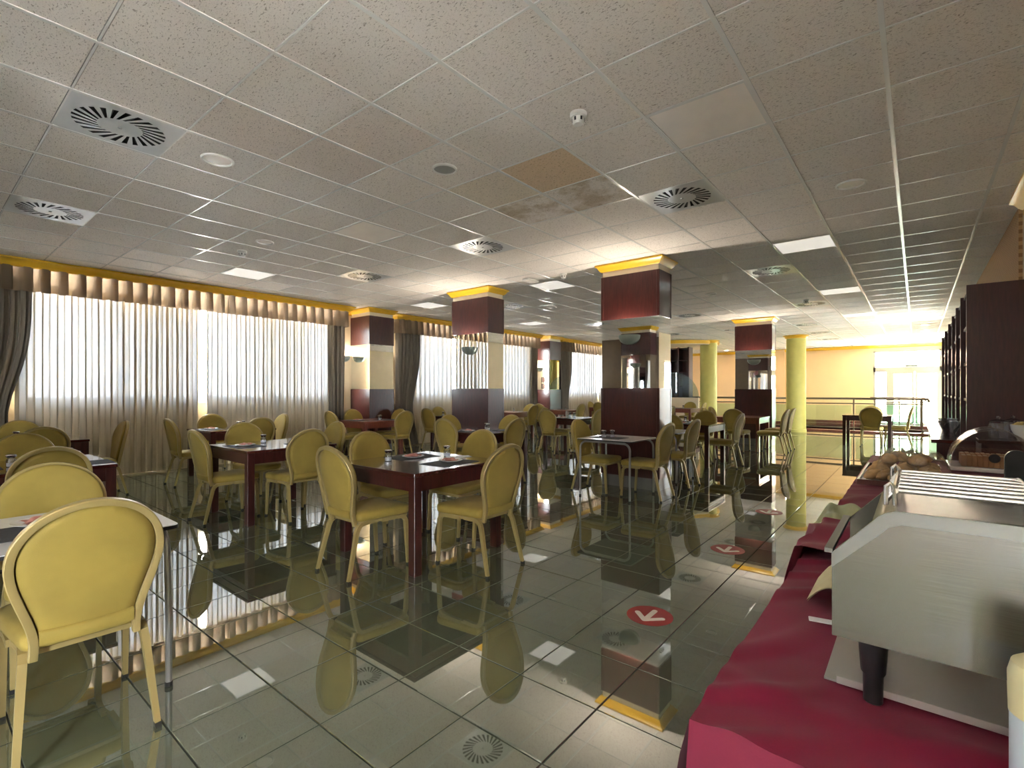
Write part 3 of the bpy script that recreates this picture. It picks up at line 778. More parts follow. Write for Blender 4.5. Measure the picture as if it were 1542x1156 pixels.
# ------------------------------------------------------------------ tables
def dark_table(cx, cy, s, label, wood_='mahog', h=.75, sy=None):
    t = thing('dining_table', label, 'table', (cx, cy, 0), 0, 'dark wooden dining tables'); a = s/2; b = (sy or s)/2
    top = M['mahog_top'] if wood_ == 'mahog' else M['redwood']
    MB().bbox(-a, a, -b, b, h-.028, h, .003).build('table_top', top, t)
    w = .035
    for sx in (-1, 1):
        for sg in (-1, 1):
            MB().bbox(sx*(a-w-.008)-w, sx*(a-w-.008)+w, sg*(b-w-.008)-w, sg*(b-w-.008)+w, 0, h-.028, .003).build('leg', M[wood_], t)
    for sg in (-1, 1):
        MB().box(-a+2*w+.008, a-2*w-.008, sg*(b-.025)-.012, sg*(b-.025)+.012, h-.135, h-.028).build('apron', M[wood_], t, smooth=0)
        MB().box(sg*(a-.025)-.012, sg*(a-.025)+.012, -b+2*w+.008, b-2*w-.008, h-.135, h-.028).build('apron', M[wood_], t, smooth=0)
    return t
def white_table(cx, cy, sx, sy, label, h=.74):
    t = thing('metal_leg_table', label, 'table', (cx, cy, 0), 0, 'white-topped metal leg tables'); a, b = sx/2, sy/2
    def rr(i, r=.03, n=5):
        p = []
        for (x, y, a0) in ((a-i-r, b-i-r, 0), (-a+i+r, b-i-r, PI/2), (-a+i+r, -b+i+r, PI), (a-i-r, -b+i+r, 1.5*PI)):
            for k in range(n+1): q = a0+PI/2*k/n; p.append((x+r*math.cos(q), y+r*math.sin(q)))
        return p
    MB().prism(rr(.0), h-.018, h-.003).build('edge_band', M['edge'], t)
    MB().prism(rr(.002), h-.003, h).build('table_top', M['white_top'], t)
    for q in (-1, 1):
        for w in (-1, 1):
            x, y = q*(a-.035), w*(b-.035)
            pts = [(x-q*.20, y-w*.012, h-.035), (x-q*.085, y-w*.008, h-.035)]+[(x-q*.085+q*.085*math.sin(k*PI/12), y-w*.006, h-.035-.085*(1-math.cos(k*PI/12))) for k in range(1, 7)]+[(x, y, .3), (x, y, .012)]
            lg = MB().tube(pts, .0135, 10).build('leg', M['steel_pipe'], t)
            MB().lathe([(.0135, 0), (.016, .002), (.016, .02), (.0135, .022)], 10, (x, y, 0)).build('foot_cap', M['cap'], lg)
    MB().box(-a+.1, a-.1, -b+.03, -b+.05, h-.045, h-.02).box(-a+.1, a-.1, b-.05, b-.03, h-.045, h-.02).build('under_frame', M['steel_pipe'], t, smooth=0)
    return t
TB = {}
def tbl(key, cx, cy, s, label, kind='mahog'):
    TB[key] = (cx, cy, s)
    if kind == 'white': white_table(cx, cy, s, s, label)
    else: dark_table(cx, cy, s, label, kind)
tbl('W', -3.0, .43, .76, 'white-topped metal leg table in the left foreground', 'white')
tbl('L1', -5.58, .65, .96, 'dark table just behind the white table at left foreground')
tbl('L2', -8.42, 1.0, .96, 'dark table at the left edge nearest the curtains')
tbl('T1', -3.29, 2.82, .98, 'large mahogany table in the centre foreground with four chairs')
tbl('T2', -5.62, 2.65, .98, 'mahogany table left of the centre table with four chairs')
tbl('T3', -8.46, 3.33, .96, 'mahogany table against the sheer curtains behind the left-centre table')
tbl('T6', -8.68, 6.08, .94, 'red-brown table in front of the first pilaster', 'redwood')
tbl('T7', -5.08, 5.56, .96, 'mahogany table in front of the left mirrored column')
tbl('T7b', -8.55, 8.45, .94, 'mahogany table by the second window behind the left column')
tbl('T8', -8.95, 11.0, .92, 'red-brown table by the second window, left of the second pilaster', 'redwood')
tbl('T9', -5.98, 9.45, .92, 'mahogany table seen between the left and nearest columns')
tbl('T10', -8.70, 13.15, .92, 'bright red-brown table in front of the second pilaster', 'redwood')
tbl('T11', -8.7, 16.1, .92, 'far red-brown table by the third window', 'redwood')
tbl('W2', -3.02, 5.87, .76, 'white-topped metal leg table in front of the nearest column', 'white')
tbl('W3', -3.03, 7.38, .76, 'white-topped metal leg table behind the nearest column', 'white')
tbl('R1', -3.28, 9.3, .98, 'mahogany table right of the nearest column with three chairs')
tbl('R2', -3.17, 12.38, .98, 'red-brown table in front of the distant column', 'redwood')
tbl('R0', -6.25, 16.9, .94, 'far red-brown table left of the round pillars', 'redwood')
tbl('R3', -.95, 15.2, .98, 'dark table standing alone by the railing and the glass doors')
CH = [
 ('+X', -2.38, .45, PI/2-.03, 'largest chair, in the left foreground, seen from behind at the white table'),
 ('-X', -3.66, .52, None, 'chair facing the camera across the white foreground table'),
 ('+X', -4.78, .68, None, 'chair seen from behind at dark table behind the white foreground table'),
 ('-X', -6.45, .72, None, 'chair facing the camera at dark table behind the white foreground table'),
 ('+X', -7.50, 1.0, None, 'chair seen from behind at the leftmost table by the curtains'),
 ('-X', -9.28, 1.0, None, 'chair against the sheer curtains at the leftmost table'),
 ('+Y', -8.16, 1.86, None, 'chair side-on before the curtains at far side of the leftmost table'),
 ('-Y', -3.28, 1.97, None, 'left front chair of the centre table, back to the camera'),
 ('+X', -2.39, 2.865, None, 'right front chair of the centre table, back to the camera'),
 ('-X', -4.14, 2.88, None, 'left rear chair of the centre table, facing the camera'),
 ('+Y', -3.43, 3.72, None, 'right rear chair of the centre table, facing the camera'),
 ('-Y', -5.71, 1.91, None, 'left front chair of the left-centre table'),
 ('+X', -4.93, 2.70, None, 'right front chair of the left-centre table, back to the camera'),
 ('-X', -6.55, 2.72, None, 'window-side chair of the left-centre table, facing the camera'),
 ('+Y', -5.78, 3.52, None, 'far side chair of the left-centre table, beside the centre table'),
 ('-Y', -8.25, 2.42, None, 'front chair of the table against the sheer curtains'),
 ('-X', -9.35, 3.36, None, 'chair with its back to the sheer curtains at the curtain-side table'),
 ('+X', -7.66, 3.42, None, 'buffet-side chair of the table against the sheer curtains'),
 ('+Y', -8.5, 4.16, None, 'far side chair of the table against the sheer curtains'),
 ('-Y', -8.85, 5.28, None, 'front chair of the red-brown table before the first pilaster'),
 ('-X', -9.42, 6.14, None, 'window-side chair of the red-brown table before the first pilaster'),
 ('+X', -7.87, 6.31, None, 'buffet-side chair of the red-brown table, back to the camera'),
 ('+Y', -8.93, 7.0, None, 'far side chair of the red-brown table before the first pilaster'),
 ('-Y', -5.28, 4.95, None, 'front chair of the table before the left mirrored column'),
 ('-X', -6.05, 5.78, None, 'window-side chair of the table before the left mirrored column'),
 ('+X', -4.46, 5.58, None, 'buffet-side chair of the table before the left mirrored column'),
 ('+Y', -5.22, 6.38, None, 'far side chair of the table before the left mirrored column'),
 ('-Y', -8.66, 7.58, None, 'front chair of the table by the second window'),
 ('-X', -9.32, 8.52, None, 'chair with its back to the second window curtains'),
 ('+Y', -9.02, 11.95, None, 'far side chair of the red-brown table by the second window'),
 ('+X', -8.22, 11.05, None, 'buffet-side chair of the red-brown table by the second window'),
 ('-Y', -6.09, 8.64, None, 'front chair of the table seen between the two columns'),
 ('-X', -6.72, 9.50, None, 'window-side chair of the table seen between the two columns'),
 ('+X', -5.32, 9.50, None, 'buffet-side chair of the table between the columns, beside the nearest column'),
 ('-Y', -9.0, 12.38, None, 'front chair of the table before the second pilaster'),
 ('+X', -8.05, 13.3, None, 'buffet-side chair of the table before the second pilaster'),
 ('-X', -9.36, 16.1, None, 'chair with its back to the third window curtains'),
 ('-Y', -8.6, 15.35, None, 'front chair of the far table by the third window'),
 ('-X', -3.64, 5.96, None, 'chair facing the buffet at white table before the nearest column'),
 ('+X', -2.39, 5.99, None, 'chair with its back to the buffet at white table before the nearest column'),
 ('+X', -2.41, 7.0, None, 'chair right of the nearest column at the white table behind it'),
 ('+Y', -3.2, 8.12, None, 'chair facing the camera just right of the nearest column'),
 ('+X', -2.41, 9.31, None, 'buffet-side chair of the table right of the nearest column'),
 ('+Y', -3.28, 10.15, None, 'chair facing the camera across the table right of the nearest column'),
 ('+X', -2.17, 11.98, None, 'nearer of two chairs on the buffet side of the distant column'),
 ('+X', -2.20, 12.85, None, 'farther of two chairs on the buffet side of the distant column'),
 ('-Y', -3.12, 11.52, None, 'front chair of the red-brown table before the distant column'),
 ('-X', -3.98, 12.25, None, 'nearer window-side chair of the red-brown table before the distant column'),
 ('-X', -4.0, 12.85, None, 'farther window-side chair of the red-brown table before the distant column'),
 ('+X', -4.3, 16.3, None, 'far chair half hidden by the left edge of the distant column'),
 ('+Y', -6.25, 17.72, None, 'far side chair of the table left of the round pillars'),
 ('+X', -5.45, 16.75, None, 'buffet-side chair of the table left of the round pillars'),
 ('+X', -4.88, 12.5, None, 'far chair half hidden by the right edge of the nearest column'),
 ('-Y', -.86, 14.62, None, 'chair with its back to the camera at the table by the railing'),
 ('+Y', -.92, 16.1, None, 'chair facing the camera at the table by the railing'),
 ('+X', -.10, 15.5, None, 'chair seen side-on at right of the table by the railing'),
]
for side, ax, ay, rot, lab in CH:
    chair(ax, ay, SIDE[side] if rot is None else rot, lab)

# ------------------------------------------------------------------ things on the tables
jar0 = [None]
def jar(x, y, label, z=.75):
    if jar0[0] is None:
        t = thing('glass_shaker', 'x', 'shaker', (0, 0, 0), 0, 'glass table shakers')
        MB().lathe([(.026, 0), (.030, .004), (.031, .012), (.031, .055), (.026, .066), (.021, .070), (.021, .074)], 16).build('glass_body', M['jar_glass'], t)
        MB().lathe([(.022, .004), (.0275, .006), (.0275, .030), (.0, .031)], 14).build('contents', M['paper'], t)
        MB().lathe([(.022, .073), (.025, .075), (.033, .088), (.033, .094), (.026, .098), (.008, .100)], 16).build('lid', M['chrome'], t)
        jar0[0] = t; o = t
    else: o = copy_tree(jar0[0])
    o.location = (x, y, z); o['label'] = label; o.rotation_euler = (0, 0, (x*7+y*3) % 3)
def placemat(x, y, rz, label, z=.75):
    o = MB().bbox(-.21, .21, -.145, .145, 0, .003, .001).build('placemat', M['mat_grey'], None, (x, y, z), rz)
    tag(o, label, 'placemat', 'dark grey placemats')
plate_me = {}
def plate(x, y, label, nlabel, z=.753, kind='napkin'):
    if 'p' not in plate_me:
        plate_me['p'] = MB().lathe([(.05, 0), (.055, .001), (.07, .004), (.098, .014), (.100, .016), (.097, .017), (.070, .008), (.05, .005), (.0, .005)], 32).mesh('plate', M['porcelain'])
        def fn(u, v):
            a = u*2-1; b = v*2-1
            return (a*.062+.008*math.sin(5*b), b*.048+.006*math.sin(7*a), .010+.014*(1-a*a)*(1-b*b)+.010*math.sin(6*a+2*b)*.5+.006)
        mb = MB().grid(fn, 16, 12); mb.grid(lambda u, v: (lambda p: (p[0]*.96, p[1]*.96, .0065))(fn(u, v)), 16, 12)
        plate_me['n'] = mb.mesh('napkin', M['napkin'], 60)
        mb = MB(); mb.bbox(-.012, .012, -.075, .075, .019, .025, .002); mb.bbox(.016, .028, -.07, .07, .019, .024, .002)
        plate_me['c'] = mb.mesh('cutlery_pack', M['paper'])
    o = link('plate', plate_me['p'], None, (x, y, z)); tag(o, label, 'plate', 'white breakfast plates')
    o = link('napkin', plate_me['n'], None, (x-.012, y+.006, z), x*3+y); tag(o, nlabel, 'napkin', 'pink paper napkins')
    return o
# centre table
placemat(-3.55, 2.93, PI/2-.1, 'dark placemat at the window side of the centre table')
placemat(-3.02, 2.89, PI/2+.06, 'dark placemat at the buffet side of the centre table')
plate(-3.50, 2.90, 'plate on the window side of the centre table', 'pink napkin on the window-side plate of the centre table')
plate(-3.05, 2.93, 'plate on the buffet side of the centre table', 'pink napkin on the buffet-side plate of the centre table')
jar(-3.49, 2.62, 'glass shaker at the left of the centre table'); jar(-3.33, 3.15, 'glass shaker at the far side of the centre table')
tag(MB().bbox(-.05, .05, -.11, .11, 0, .002, .0008).build('paper_menu', M['paper'], None, (-3.23, 3.20, .7505), -.5), 'white paper lying beside the far shaker on the centre table', 'paper')
ON = {'T2': ('left-centre table', [(-.20, -.02)], 1), 'T3': ('table against the sheer curtains', [(-.12, .15), (-.3, .3)], 1),
      'T6': ('red-brown table before the first pilaster', [(.22, .05), (.05, .2)], 1), 'T7': ('table before the left column', [(-.12, .2), (.0, .1)], 1),
      'L1': ('dark table behind the white foreground table', [(.05, -.1), (-.2, .28)], 1), 'L2': ('leftmost table by the curtains', [(-.2, -.1)], 0),
      'T8': ('table by the second window', [(-.1, .2)], 0), 'T9': ('table seen between the columns', [(-.2, .25), (-.05, .2)], 1),
      'R1': ('table right of the nearest column', [(-.2, .3)], 1), 'T10': ('table before the second pilaster', [(.1, .1)], 0), 'T7b': ('table by the second window behind the left column', [(-.3, -.2)], 1), 'R0': ('far table by the round pillars', [(.05, .0)], 0)}
for k, (nm, jars, mats) in ON.items():
    cx, cy, s = TB[k]
    for q, (dx, dy) in enumerate(jars):
        jar(cx+dx, cy+dy, ('glass shaker on the ' if len(jars) == 1 else ['nearer', 'farther'][q]+' glass shaker on the ')+nm)
    if mats:
        placemat(cx-.02, cy-.30, 0, 'dark placemat at the front of the '+nm); plate(cx-.03, cy-.29, 'plate at the front of the '+nm, 'napkin on front plate of the '+nm)
        placemat(cx+.24, cy+.28, PI/2, 'dark placemat at the right of the '+nm) if k not in ('T9', 'R1') else None
placemat(-2.98, .29, PI/2-.1, 'dark placemat on the white foreground table', .74)
plate(-3.10, .40, 'plate at the left edge on the white foreground table', 'crumpled red napkin on the foreground plate', .743)
tag(MB().bbox(-.06, .06, -.025, .025, 0, .006, .002).build('folded_paper', M['paper'], None, (-3.28, .66, .7405), .3), 'small white folded paper on the white foreground table', 'paper')
placemat(-3.1, 5.80, 0, 'dark placemat on the white table before the nearest column', .74)
jar(-3.15, 5.76, 'nearer glass shaker on the white table before the column', .743); jar(-3.08, 5.86, 'farther glass shaker on the white table before the column', .743)

# ------------------------------------------------------------------ floor stickers
for x, y, lab in ((-1.245, 2.84, 'red round floor sticker with white arrow nearest the camera'), (-1.25, 4.44, 'second red round floor sticker with white arrow'), (-1.28, 6.1, 'farthest red round floor sticker with white arrow')):
    t = thing('floor_arrow_sticker', lab, 'sticker', (x, y, .0002), 0, 'red arrow floor stickers')
    MB().lathe([(.135, 0), (.135, .0008)], 40).build('disc', M['red_sticker'], t)
    def capsule(a, b, r):
        a, b = Vector(a), Vector(b); d = (b-a).normalized(); an = math.atan2(d.y, d.x); p = []
        for k in range(7): q = an+PI/2+PI*k/6; p.append((a.x+r*math.cos(q), a.y+r*math.sin(q)))
        for k in range(7): q = an-PI/2+PI*k/6; p.append((b.x+r*math.cos(q), b.y+r*math.sin(q)))
        return p
    ar = MB()
    for q, (a, b) in enumerate((((0, -.07), (0, .075)), ((0, -.075), (-.078, .0)), ((0, -.075), (.078, .0)))):
        ar.prism(capsule(a, b, .0165), .0008, .0016+q*.0001)
    ar.build('arrow', M['arrow_white'], t, smooth=0)

# ------------------------------------------------------------------ railing and stairwell
st = MB()
st.box(HX0, HX1, HY1-.0, HY1+.04, -1.6, .0).box(HX0-.04, HX0, HY0, HY1, -1.6, 0).box(HX1, HX1+.04, HY0, HY1, -1.6, 0).box(HX0, HX1, HY0-.04, HY0, -1.6, 0).box(HX0, HX1, HY0, HY1, -1.65, -1.6)
struct(st, 'trim_5', M['kerb'], 'dark red wood lining of the stairwell', smooth=0)
struct(MB().box(HX0-.1, HX1+.06, HY0-.28, HY0-.045, .0, .05), 'trim_6', M['kerb'], 'dark red kerb below the railing', smooth=0)
struct(MB().box(HX0-.1, HX1+.06, HY1+.045, HY1+.2, .0, .10), 'trim_7', M['kerb'], 'dark red kerb beyond the stairwell', smooth=0)
stp = thing('staircase', 'dark red stairs descending behind the railing', 'staircase', (-4.2, 20.4, -1.6))
for q in range(9): MB().box(q*.28-2.4, q*.28-2.12, -.5, 2.1, 0, 1.5-q*.165).build('step', M['redwood'], stp, smooth=0)
def railing(y, x0, x1, posts, label):
    t = thing('stair_railing', label, 'railing', (0, y, 0), 0, 'bronze stair railings')
    MB().tube([(x0, 0, 1.09), (x1-.12, 0, 1.09), (x1-.03, .0, 1.085), (x1, .0, 1.06), (x1+.01, .02, 1.0)], .034, 12).build('handrail', M['railmetal'], t)
    MB().tube([(x0+.12, 0, .93), (x1-.03, 0, .93)], .02, 10).build('mid_rail', M['railmetal'], t)
    MB().tube([(x0+.12, 0, .14), (x1-.03, 0, .14)], .02, 10).build('bottom_rail', M['railmetal'], t)
    for p in posts:
        po = MB().tube([(p, 0, .05), (p, 0, 1.06)], .022, 10).build('post', M['railmetal'], t)
        MB().lathe([(.05, .05), (.05, .06), (.03, .07)], 14, (p, 0, 0)).build('post_base', M['railmetal'], po)
    ps = posts
    for a in range(len(ps)-1):
        MB().box(ps[a]+.05, ps[a+1]-.05, -.004, .004, .19, .88).build('glass_panel', M['green_glass'], t, smooth=0)
railing(19.58, -6.85, .27, [-6.62, -5.0, -3.33, -1.6, .12], 'bronze handrail with posts across the far end of the room')
railing(22.72, -1.35, .22, [-1.2, -.5, .1], 'short bronze handrail before the glass doors')

# ------------------------------------------------------------------ glass doors at the far end
dr = MB(); y0, y1 = YF+.02, YF+.09
for x0, x1, z0, z1 in ((-1.36, -1.29, 0, 2.92), (.65, .72, 0, 2.92), (-1.36, .72, 2.86, 2.92), (-1.36, .72, 2.09, 2.27), (-.94, -.78, 0, 2.09), (-1.29, -.94, 0, .1), (-1.29, .65, -.0, .03)):
    dr.box(x0, x1, y0, y1, z0, z1)
door = struct(dr, 'door_1', M['doorframe'], 'pale framed double glass doors with a transom', smooth=0)
MB().box(-1.29, .65, y0+.03, y0+.036, 2.27, 2.86).build('transom_pane', M['pane'], door, smooth=0)
for q, x in enumerate((-1.0, -.3, .15)):
    MB().box(x-.004, x+.004, y0+.028, y0+.038, 2.27, 2.86).build('transom_joint', M['winframe'], door, smooth=0)
for z in (2.43, 2.68): MB().box(-.20, -.08, y0+.022, y0+.029, z-.02, z+.02).build('red_sticker', M['sign_red'], door, smooth=0)
sd = MB().box(-1.29, -.94, y0+.03, y0+.036, .1, 2.09).build('side_pane', M['pane'], door, smooth=0)
for q in range(6): MB().box(-1.14, -1.06, y0+.022, y0+.029, 1.35+q*.075, 1.395+q*.075).build('teal_letter', M['teal'], sd, smooth=0)
for x0, x1, hx in ((-.78, -.09, -.14), (-.05, .65, 0.0)):
    lf = MB()
    lf.box(x0, x0+.07, y0+.01, y0+.05, .03, 2.09).box(x1-.07, x1, y0+.01, y0+.05, .03, 2.09).box(x0+.07, x1-.07, y0+.01, y0+.05, 2.01, 2.09).box(x0+.07, x1-.07, y0+.01, y0+.05, .03, .14)
    l = lf.build('door_leaf', M['doorframe'], door, smooth=0)
    MB().box(x0+.07, x1-.07, y0+.028, y0+.034, .14, 2.01).build('pane', M['green_glass'], l, smooth=0)
    MB().tube([(x0+.05, y0-.05, 1.05), (x1-.05, y0-.05, 1.05)], .016, 8).build('push_bar', M['sign_dark'], l)
sg = MB().bbox(-.36, .02, YF-.03, YF-.005, 2.27, 2.34, .004).build('door_sign', M['sign_dark'], None)
tag(sg, 'small dark sign plate above the glass doors', 'sign')

# ------------------------------------------------------------------ bar corner: round soffit, shelf, half round glass
t = thing('round_soffit', 'round lowered soffit with yellow rim beyond the nearest column', 'soffit', (-7.1, 18.7, 0))
MB().lathe([(1.45, CE-.16), (1.45, CE)], 56).build('soffit_disc', M['peach2'], t)
MB().lathe([(1.46, CE-.01), (1.50, CE-.02), (1.50, CE-.05), (1.465, CE-.13), (1.451, CE-.13)], 56, cap=False).build('cornice_ring', M['yellow'], t)
t = thing('bar_shelf', 'tall dark wooden bar shelf under the round soffit', 'shelf', (-6.85, 18.4, 0))
for x in (-.45, -.05, .33): MB().box(x, x+.05, -.2, .2, 0, 2.95).build('upright', M['darkwood'], t, smooth=0)
for z in (.05, .5, 1.0, 1.5, 2.0, 2.45, 2.9):
    MB().box(-.40, -.05, -.19, .19, z, z+.03).build('shelf_board', M['darkwood'], t, smooth=0)
    MB().box(.0, .33, -.19, .19, z, z+.03).build('shelf_board', M['darkwood'], t, smooth=0)
MB().box(-.45, .38, .19, .2, 0, 2.95).build('back_panel', M['darkwood'], t, smooth=0)
t = thing('glass_screen', 'half-round glass screen standing before the bar shelf', 'screen', (-6.95, 17.95, 0))
p = [(.92*math.cos(PI*k/24), .92*math.sin(PI*k/24)) for k in range(25)]
mb = MB(); mb.loft([[(x, -.006, 1.1+z) for x, z in p], [(x, .006, 1.1+z) for x, z in p]]); mb.build('glass_panel', M['blue_glass'], t, smooth=0)
MB().box(-.92, .92, -.06, .06, 0, 1.1).build('base', M['peach2'], t, smooth=0)
for q, (z, lab) in enumerate(((1.72, 'upper'), (1.50, 'lower'))):
    t = thing('framed_picture', lab+' small dark red picture on wall left of the second pilaster', 'picture', (XL+.002, 12.98, z), 0, 'small dark red pictures')
    MB().box(0, .015, -.09, .09, -.09, .09).build('frame', M['mahog'], t, smooth=0)
    MB().box(.015, .017, -.07, .07, -.07, .07).build('print', M['picture'], t, smooth=0)

# ------------------------------------------------------------------ counter and dark shelving on the right
t = thing('buffet_counter', 'long dark wooden counter with glossy top below the shelving', 'counter', (.45, 6.05, 0))
MB().bbox(-.35, .348, 0, 4.2, .865, .9, .004).build('counter_top', M['mahog_top'], t)
for q in range(5): MB().box(-.31, .345, .03+q*.83, .03+q*.83+.81, .08, .865).build('cabinet', M['mahog'], t, smooth=0)
MB().box(-.27, .345, .05, 4.15, 0, .08).build('plinth', M['black'], t, smooth=0)
t = thing('shelving_unit', 'tall dark wooden shelving with upright dividers along the right wall', 'shelf', (0, 6.06, 0))
SY = [0, .80, 1.60, 2.44, 3.40, 4.5, 5.8]
for q, y in enumerate(SY):
    z0 = .9 if y < 4.15 else 0
    MB().box(.345, .768, y, y+.045, z0, 2.30).build('divider', M['darkwood'], t, smooth=0)
for q in range(len(SY)-1):
    z0 = .95 if SY[q] < 4.1 and SY[q+1] < 4.6 else .95
    for z in (1.25, 1.6, 1.95, 2.27): MB().box(.37, .76, SY[q]+.045, SY[q+1], z, z+.025).build('shelf_board', M['darkwood'], t, smooth=0)
    MB().box(.752, .768, SY[q]+.045, SY[q+1], .92, 2.29).build('back_panel', M['darkwood'], t, smooth=0)
for x, y, r, lab in ((.27, 7.0, .10, 'nearer glass bowl on the dark counter'), (.28, 7.6, .09, 'farther glass bowl on the dark counter')):
    tag(MB().lathe([(.04, 0), (.05, .004), (r, .10), (r*1.02, .13), (r*.97, .13), (r*.93, .10), (.045, .012), (.0, .012)], 24).build('glass_bowl', M['jar_glass'], None, (x, y, .9)), lab, 'bowl', 'glass bowls on the counter')
t = thing('side_cabinet', 'dark wooden cabinet behind the domed bread bin holding jars', 'cabinet', (.6, 5.7, 0))
MB().box(-.2, .19, -.24, .26, 0, .93).build('body', M['mahog'], t, smooth=0); MB().bbox(-.22, .195, -.26, .28, .93, .96, .004).build('cabinet_top', M['mahog_top'], t)
for x, y, r, hh, lab in ((.51, 5.62, .062, .13, 'lidded glass jar at left on the dark side cabinet'), (.62, 5.86, .06, .13, 'glass jar at the back of the dark side cabinet')):
    t = thing('glass_jar', lab, 'jar', (x, y, .96), 0, 'glass jars on the side cabinet')
    MB().lathe([(r*.8, 0), (r, .01), (r, hh*.8), (r*.85, hh)], 20).build('glass_body', M['jar_glass'], t)
    MB().lathe([(r*.9, hh), (r*.95, hh+.01), (r*.4, hh+.025), (.012, hh+.03), (.016, hh+.045), (.004, hh+.055)], 20).build('lid', M['jar_glass'], t)
t = thing('cereal_bowl', 'white bowl of cereal on the dark side cabinet', 'bowl', (.67, 5.60, .96))
MB().lathe([(.05, 0), (.055, .004), (.09, .08), (.095, .12), (.09, .12), (.085, .09), (.0, .08)], 24).build('bowl', M['porcelain'], t)
mb = MB()
for q in range(60):
    a = rnd.random()*2*PI; r = .085*math.sqrt(rnd.random()); mb.lathe([(.004, 0), (.013, .004), (.006, .009)], 6, (r*math.cos(a), r*math.sin(a), .10+.035*(1-(r/.09)**2)+rnd.random()*.008))
tag(mb.build('cereal_flakes', M['cereal'], t), kind='stuff')

# ------------------------------------------------------------------ buffet table with red cloth
BX0, BX1, BY0, BY1, BZ = -.305, .78, .86, 5.38, .78
t = thing('buffet_table', 'long buffet table under the red cloth', 'table', (.24, 3.1, 0))
MB().box(BX0+.04-.24, BX1-.02-.24, BY0+.04-3.1, BY1-.04-3.1, BZ-.04, BZ-.006).build('table_top', M['darkwood'], t, smooth=0)
for x in (BX0+.08, BX1-.1):
    for y in (BY0+.1, 3.1, BY1-.12): MB().box(x-.24, x-.19, y-3.1, y-3.05, 0, BZ-.04).build('leg', M['darkwood'], t, smooth=0)
mb = MB(); nx, ny = 90, 380
def wr_(x, y):
    q = x-BX0
    a = .0022*math.sin(9*y+5*x+1.3*math.sin(11*x))+.0014*math.sin(23*y-9*x)
    e = math.exp(-(q/.16)**2)
    k1 = e*.010*max(0, math.sin(27*y-30*q+2.2*math.sin(7*y)))**1.5*(1 if y < 3.2 else .4)
    k2 = .006*math.exp(-((y-1.04-.12*q+.05*math.sin(6*q))/.035)**2)+.005*math.exp(-((y-1.0+.05*math.sin(8*q)-.5*(q-.5))/.03)**2)
    k3 = .004*math.exp(-((q-.55)/.2)**2)*max(0, math.sin(60*y+14*x))*(1 if y < 1.2 else 0)
    return BZ+.003+abs(a)+k1+k2+k3
mb.grid(lambda u, v: (BX0+(BX1-BX0)*u, BY0+(BY1-BY0)*v, wr_(BX0+(BX1-BX0)*u, BY0+(BY1-BY0)*v)), nx, ny)
def skirt(pa, pb, nrm, n, hem=.12):
    def fn(u, v):
        x = pa[0]+(pb[0]-pa[0])*u; y = pa[1]+(pb[1]-pa[1])*u; z0 = wr_(x, y); z = z0+(hem-z0)*v
        L = math.hypot(pb[0]-pa[0], pb[1]-pa[1])*u
        k = v**.7*(.028*math.sin(L*13)+.014*math.sin(L*29+1))+.02*min(1, v*6)
        return (x+nrm[0]*k, y+nrm[1]*k, z)
    mb.grid(fn, n, 10)
skirt((BX0, BY0), (BX1, BY0), (0, -1), 60); skirt((BX0, BY1), (BX0, BY0), (-1, 0), 220); skirt((BX1, BY1), (BX0, BY1), (0, 1), 60)
tag(mb.build('red_tablecloth', M['redcloth'], None, smooth=60), 'crimson tablecloth draped over the buffet table in the right foreground', 'tablecloth')

# conveyor toaster
TX0, TY0, TY1, TZ0, TZ1 = -.122, 1.085, 1.42, .90, 1.142
t = thing('conveyor_toaster', 'stainless steel conveyor toaster with black feet on the red cloth', 'toaster', (.2, 1.25, BZ+.006))
def tl(p): return [(x-.2, z-BZ-.006) for x, z in p]
arc = [(-.062, 1.118), (-.052, 1.130), (-.040, 1.138), (-.026, 1.142)]
side = tl([(TX0, TZ0), (.58, TZ0), (.58, TZ1)]+arc[::-1]+[(TX0, 1.052)])
for y in (TY0, TY1-.012):
    mb = MB(); mb.loft([[(x, y-1.25, z) for x, z in side], [(x, y+.012-1.25, z) for x, z in side]]); mb.build('side_panel', M['steel'], t, smooth=20)
lip = tl([(TX0, 1.052), (-.062, 1.118), (-.052, 1.130), (-.040, 1.138), (-.026, 1.142), (.58, 1.142), (.58, 1.120), (-.02, 1.120), (-.038, 1.113), (-.056, 1.093), (TX0+.0, 1.026)])
mb = MB(); n = len(lip); vs = [(x, TY0-.006-1.25, z) for x, z in lip]+[(x, TY0-1.25, z) for x, z in lip]
mb.add(vs, [(i, (i+1) % n, n+(i+1) % n, n+i) for i in range(n)]+[(4, 5, 6, 7), (3, 4, 7, 8), (2, 3, 8), (1, 2, 8, 9), (0, 1, 9, 10)])
mb.build('shoulder_lip', M['steel_dark'], t, smooth=20)
up = tl([(TX0+.004, 1.046)]+arc+[(.58, 1.142)]); dn = tl([(TX0+.004, 1.036), (-.058, 1.108), (-.048, 1.118), (-.036, 1.126), (-.024, 1.130), (.58, 1.130)])
mb = MB(); pr_ = up+dn[::-1]
mb.loft([[(x, TY0+.012-1.25, z) for x, z in pr_[1:11]], [(x, TY1-.012-1.25, z) for x, z in pr_[1:11]]], cap=False); mb.build('top_cover', M['steel'], t, smooth=25)
MB().box(-.09, .37, TY0+.015-1.25, TY1-.015-1.25, TZ0-BZ+.012-.006, TZ0-BZ+.10).build('heating_chamber', M['black'], t, smooth=0)
MB().box(-.318, .38, TY0+.012-1.25, TY1-.012-1.25, TZ0-BZ-.006, TZ0-BZ+.002).build('bottom_plate', M['steel'], t, smooth=0)
mb = MB(); q = tl([(TX0-.002, 1.056), (-.064, 1.124)])
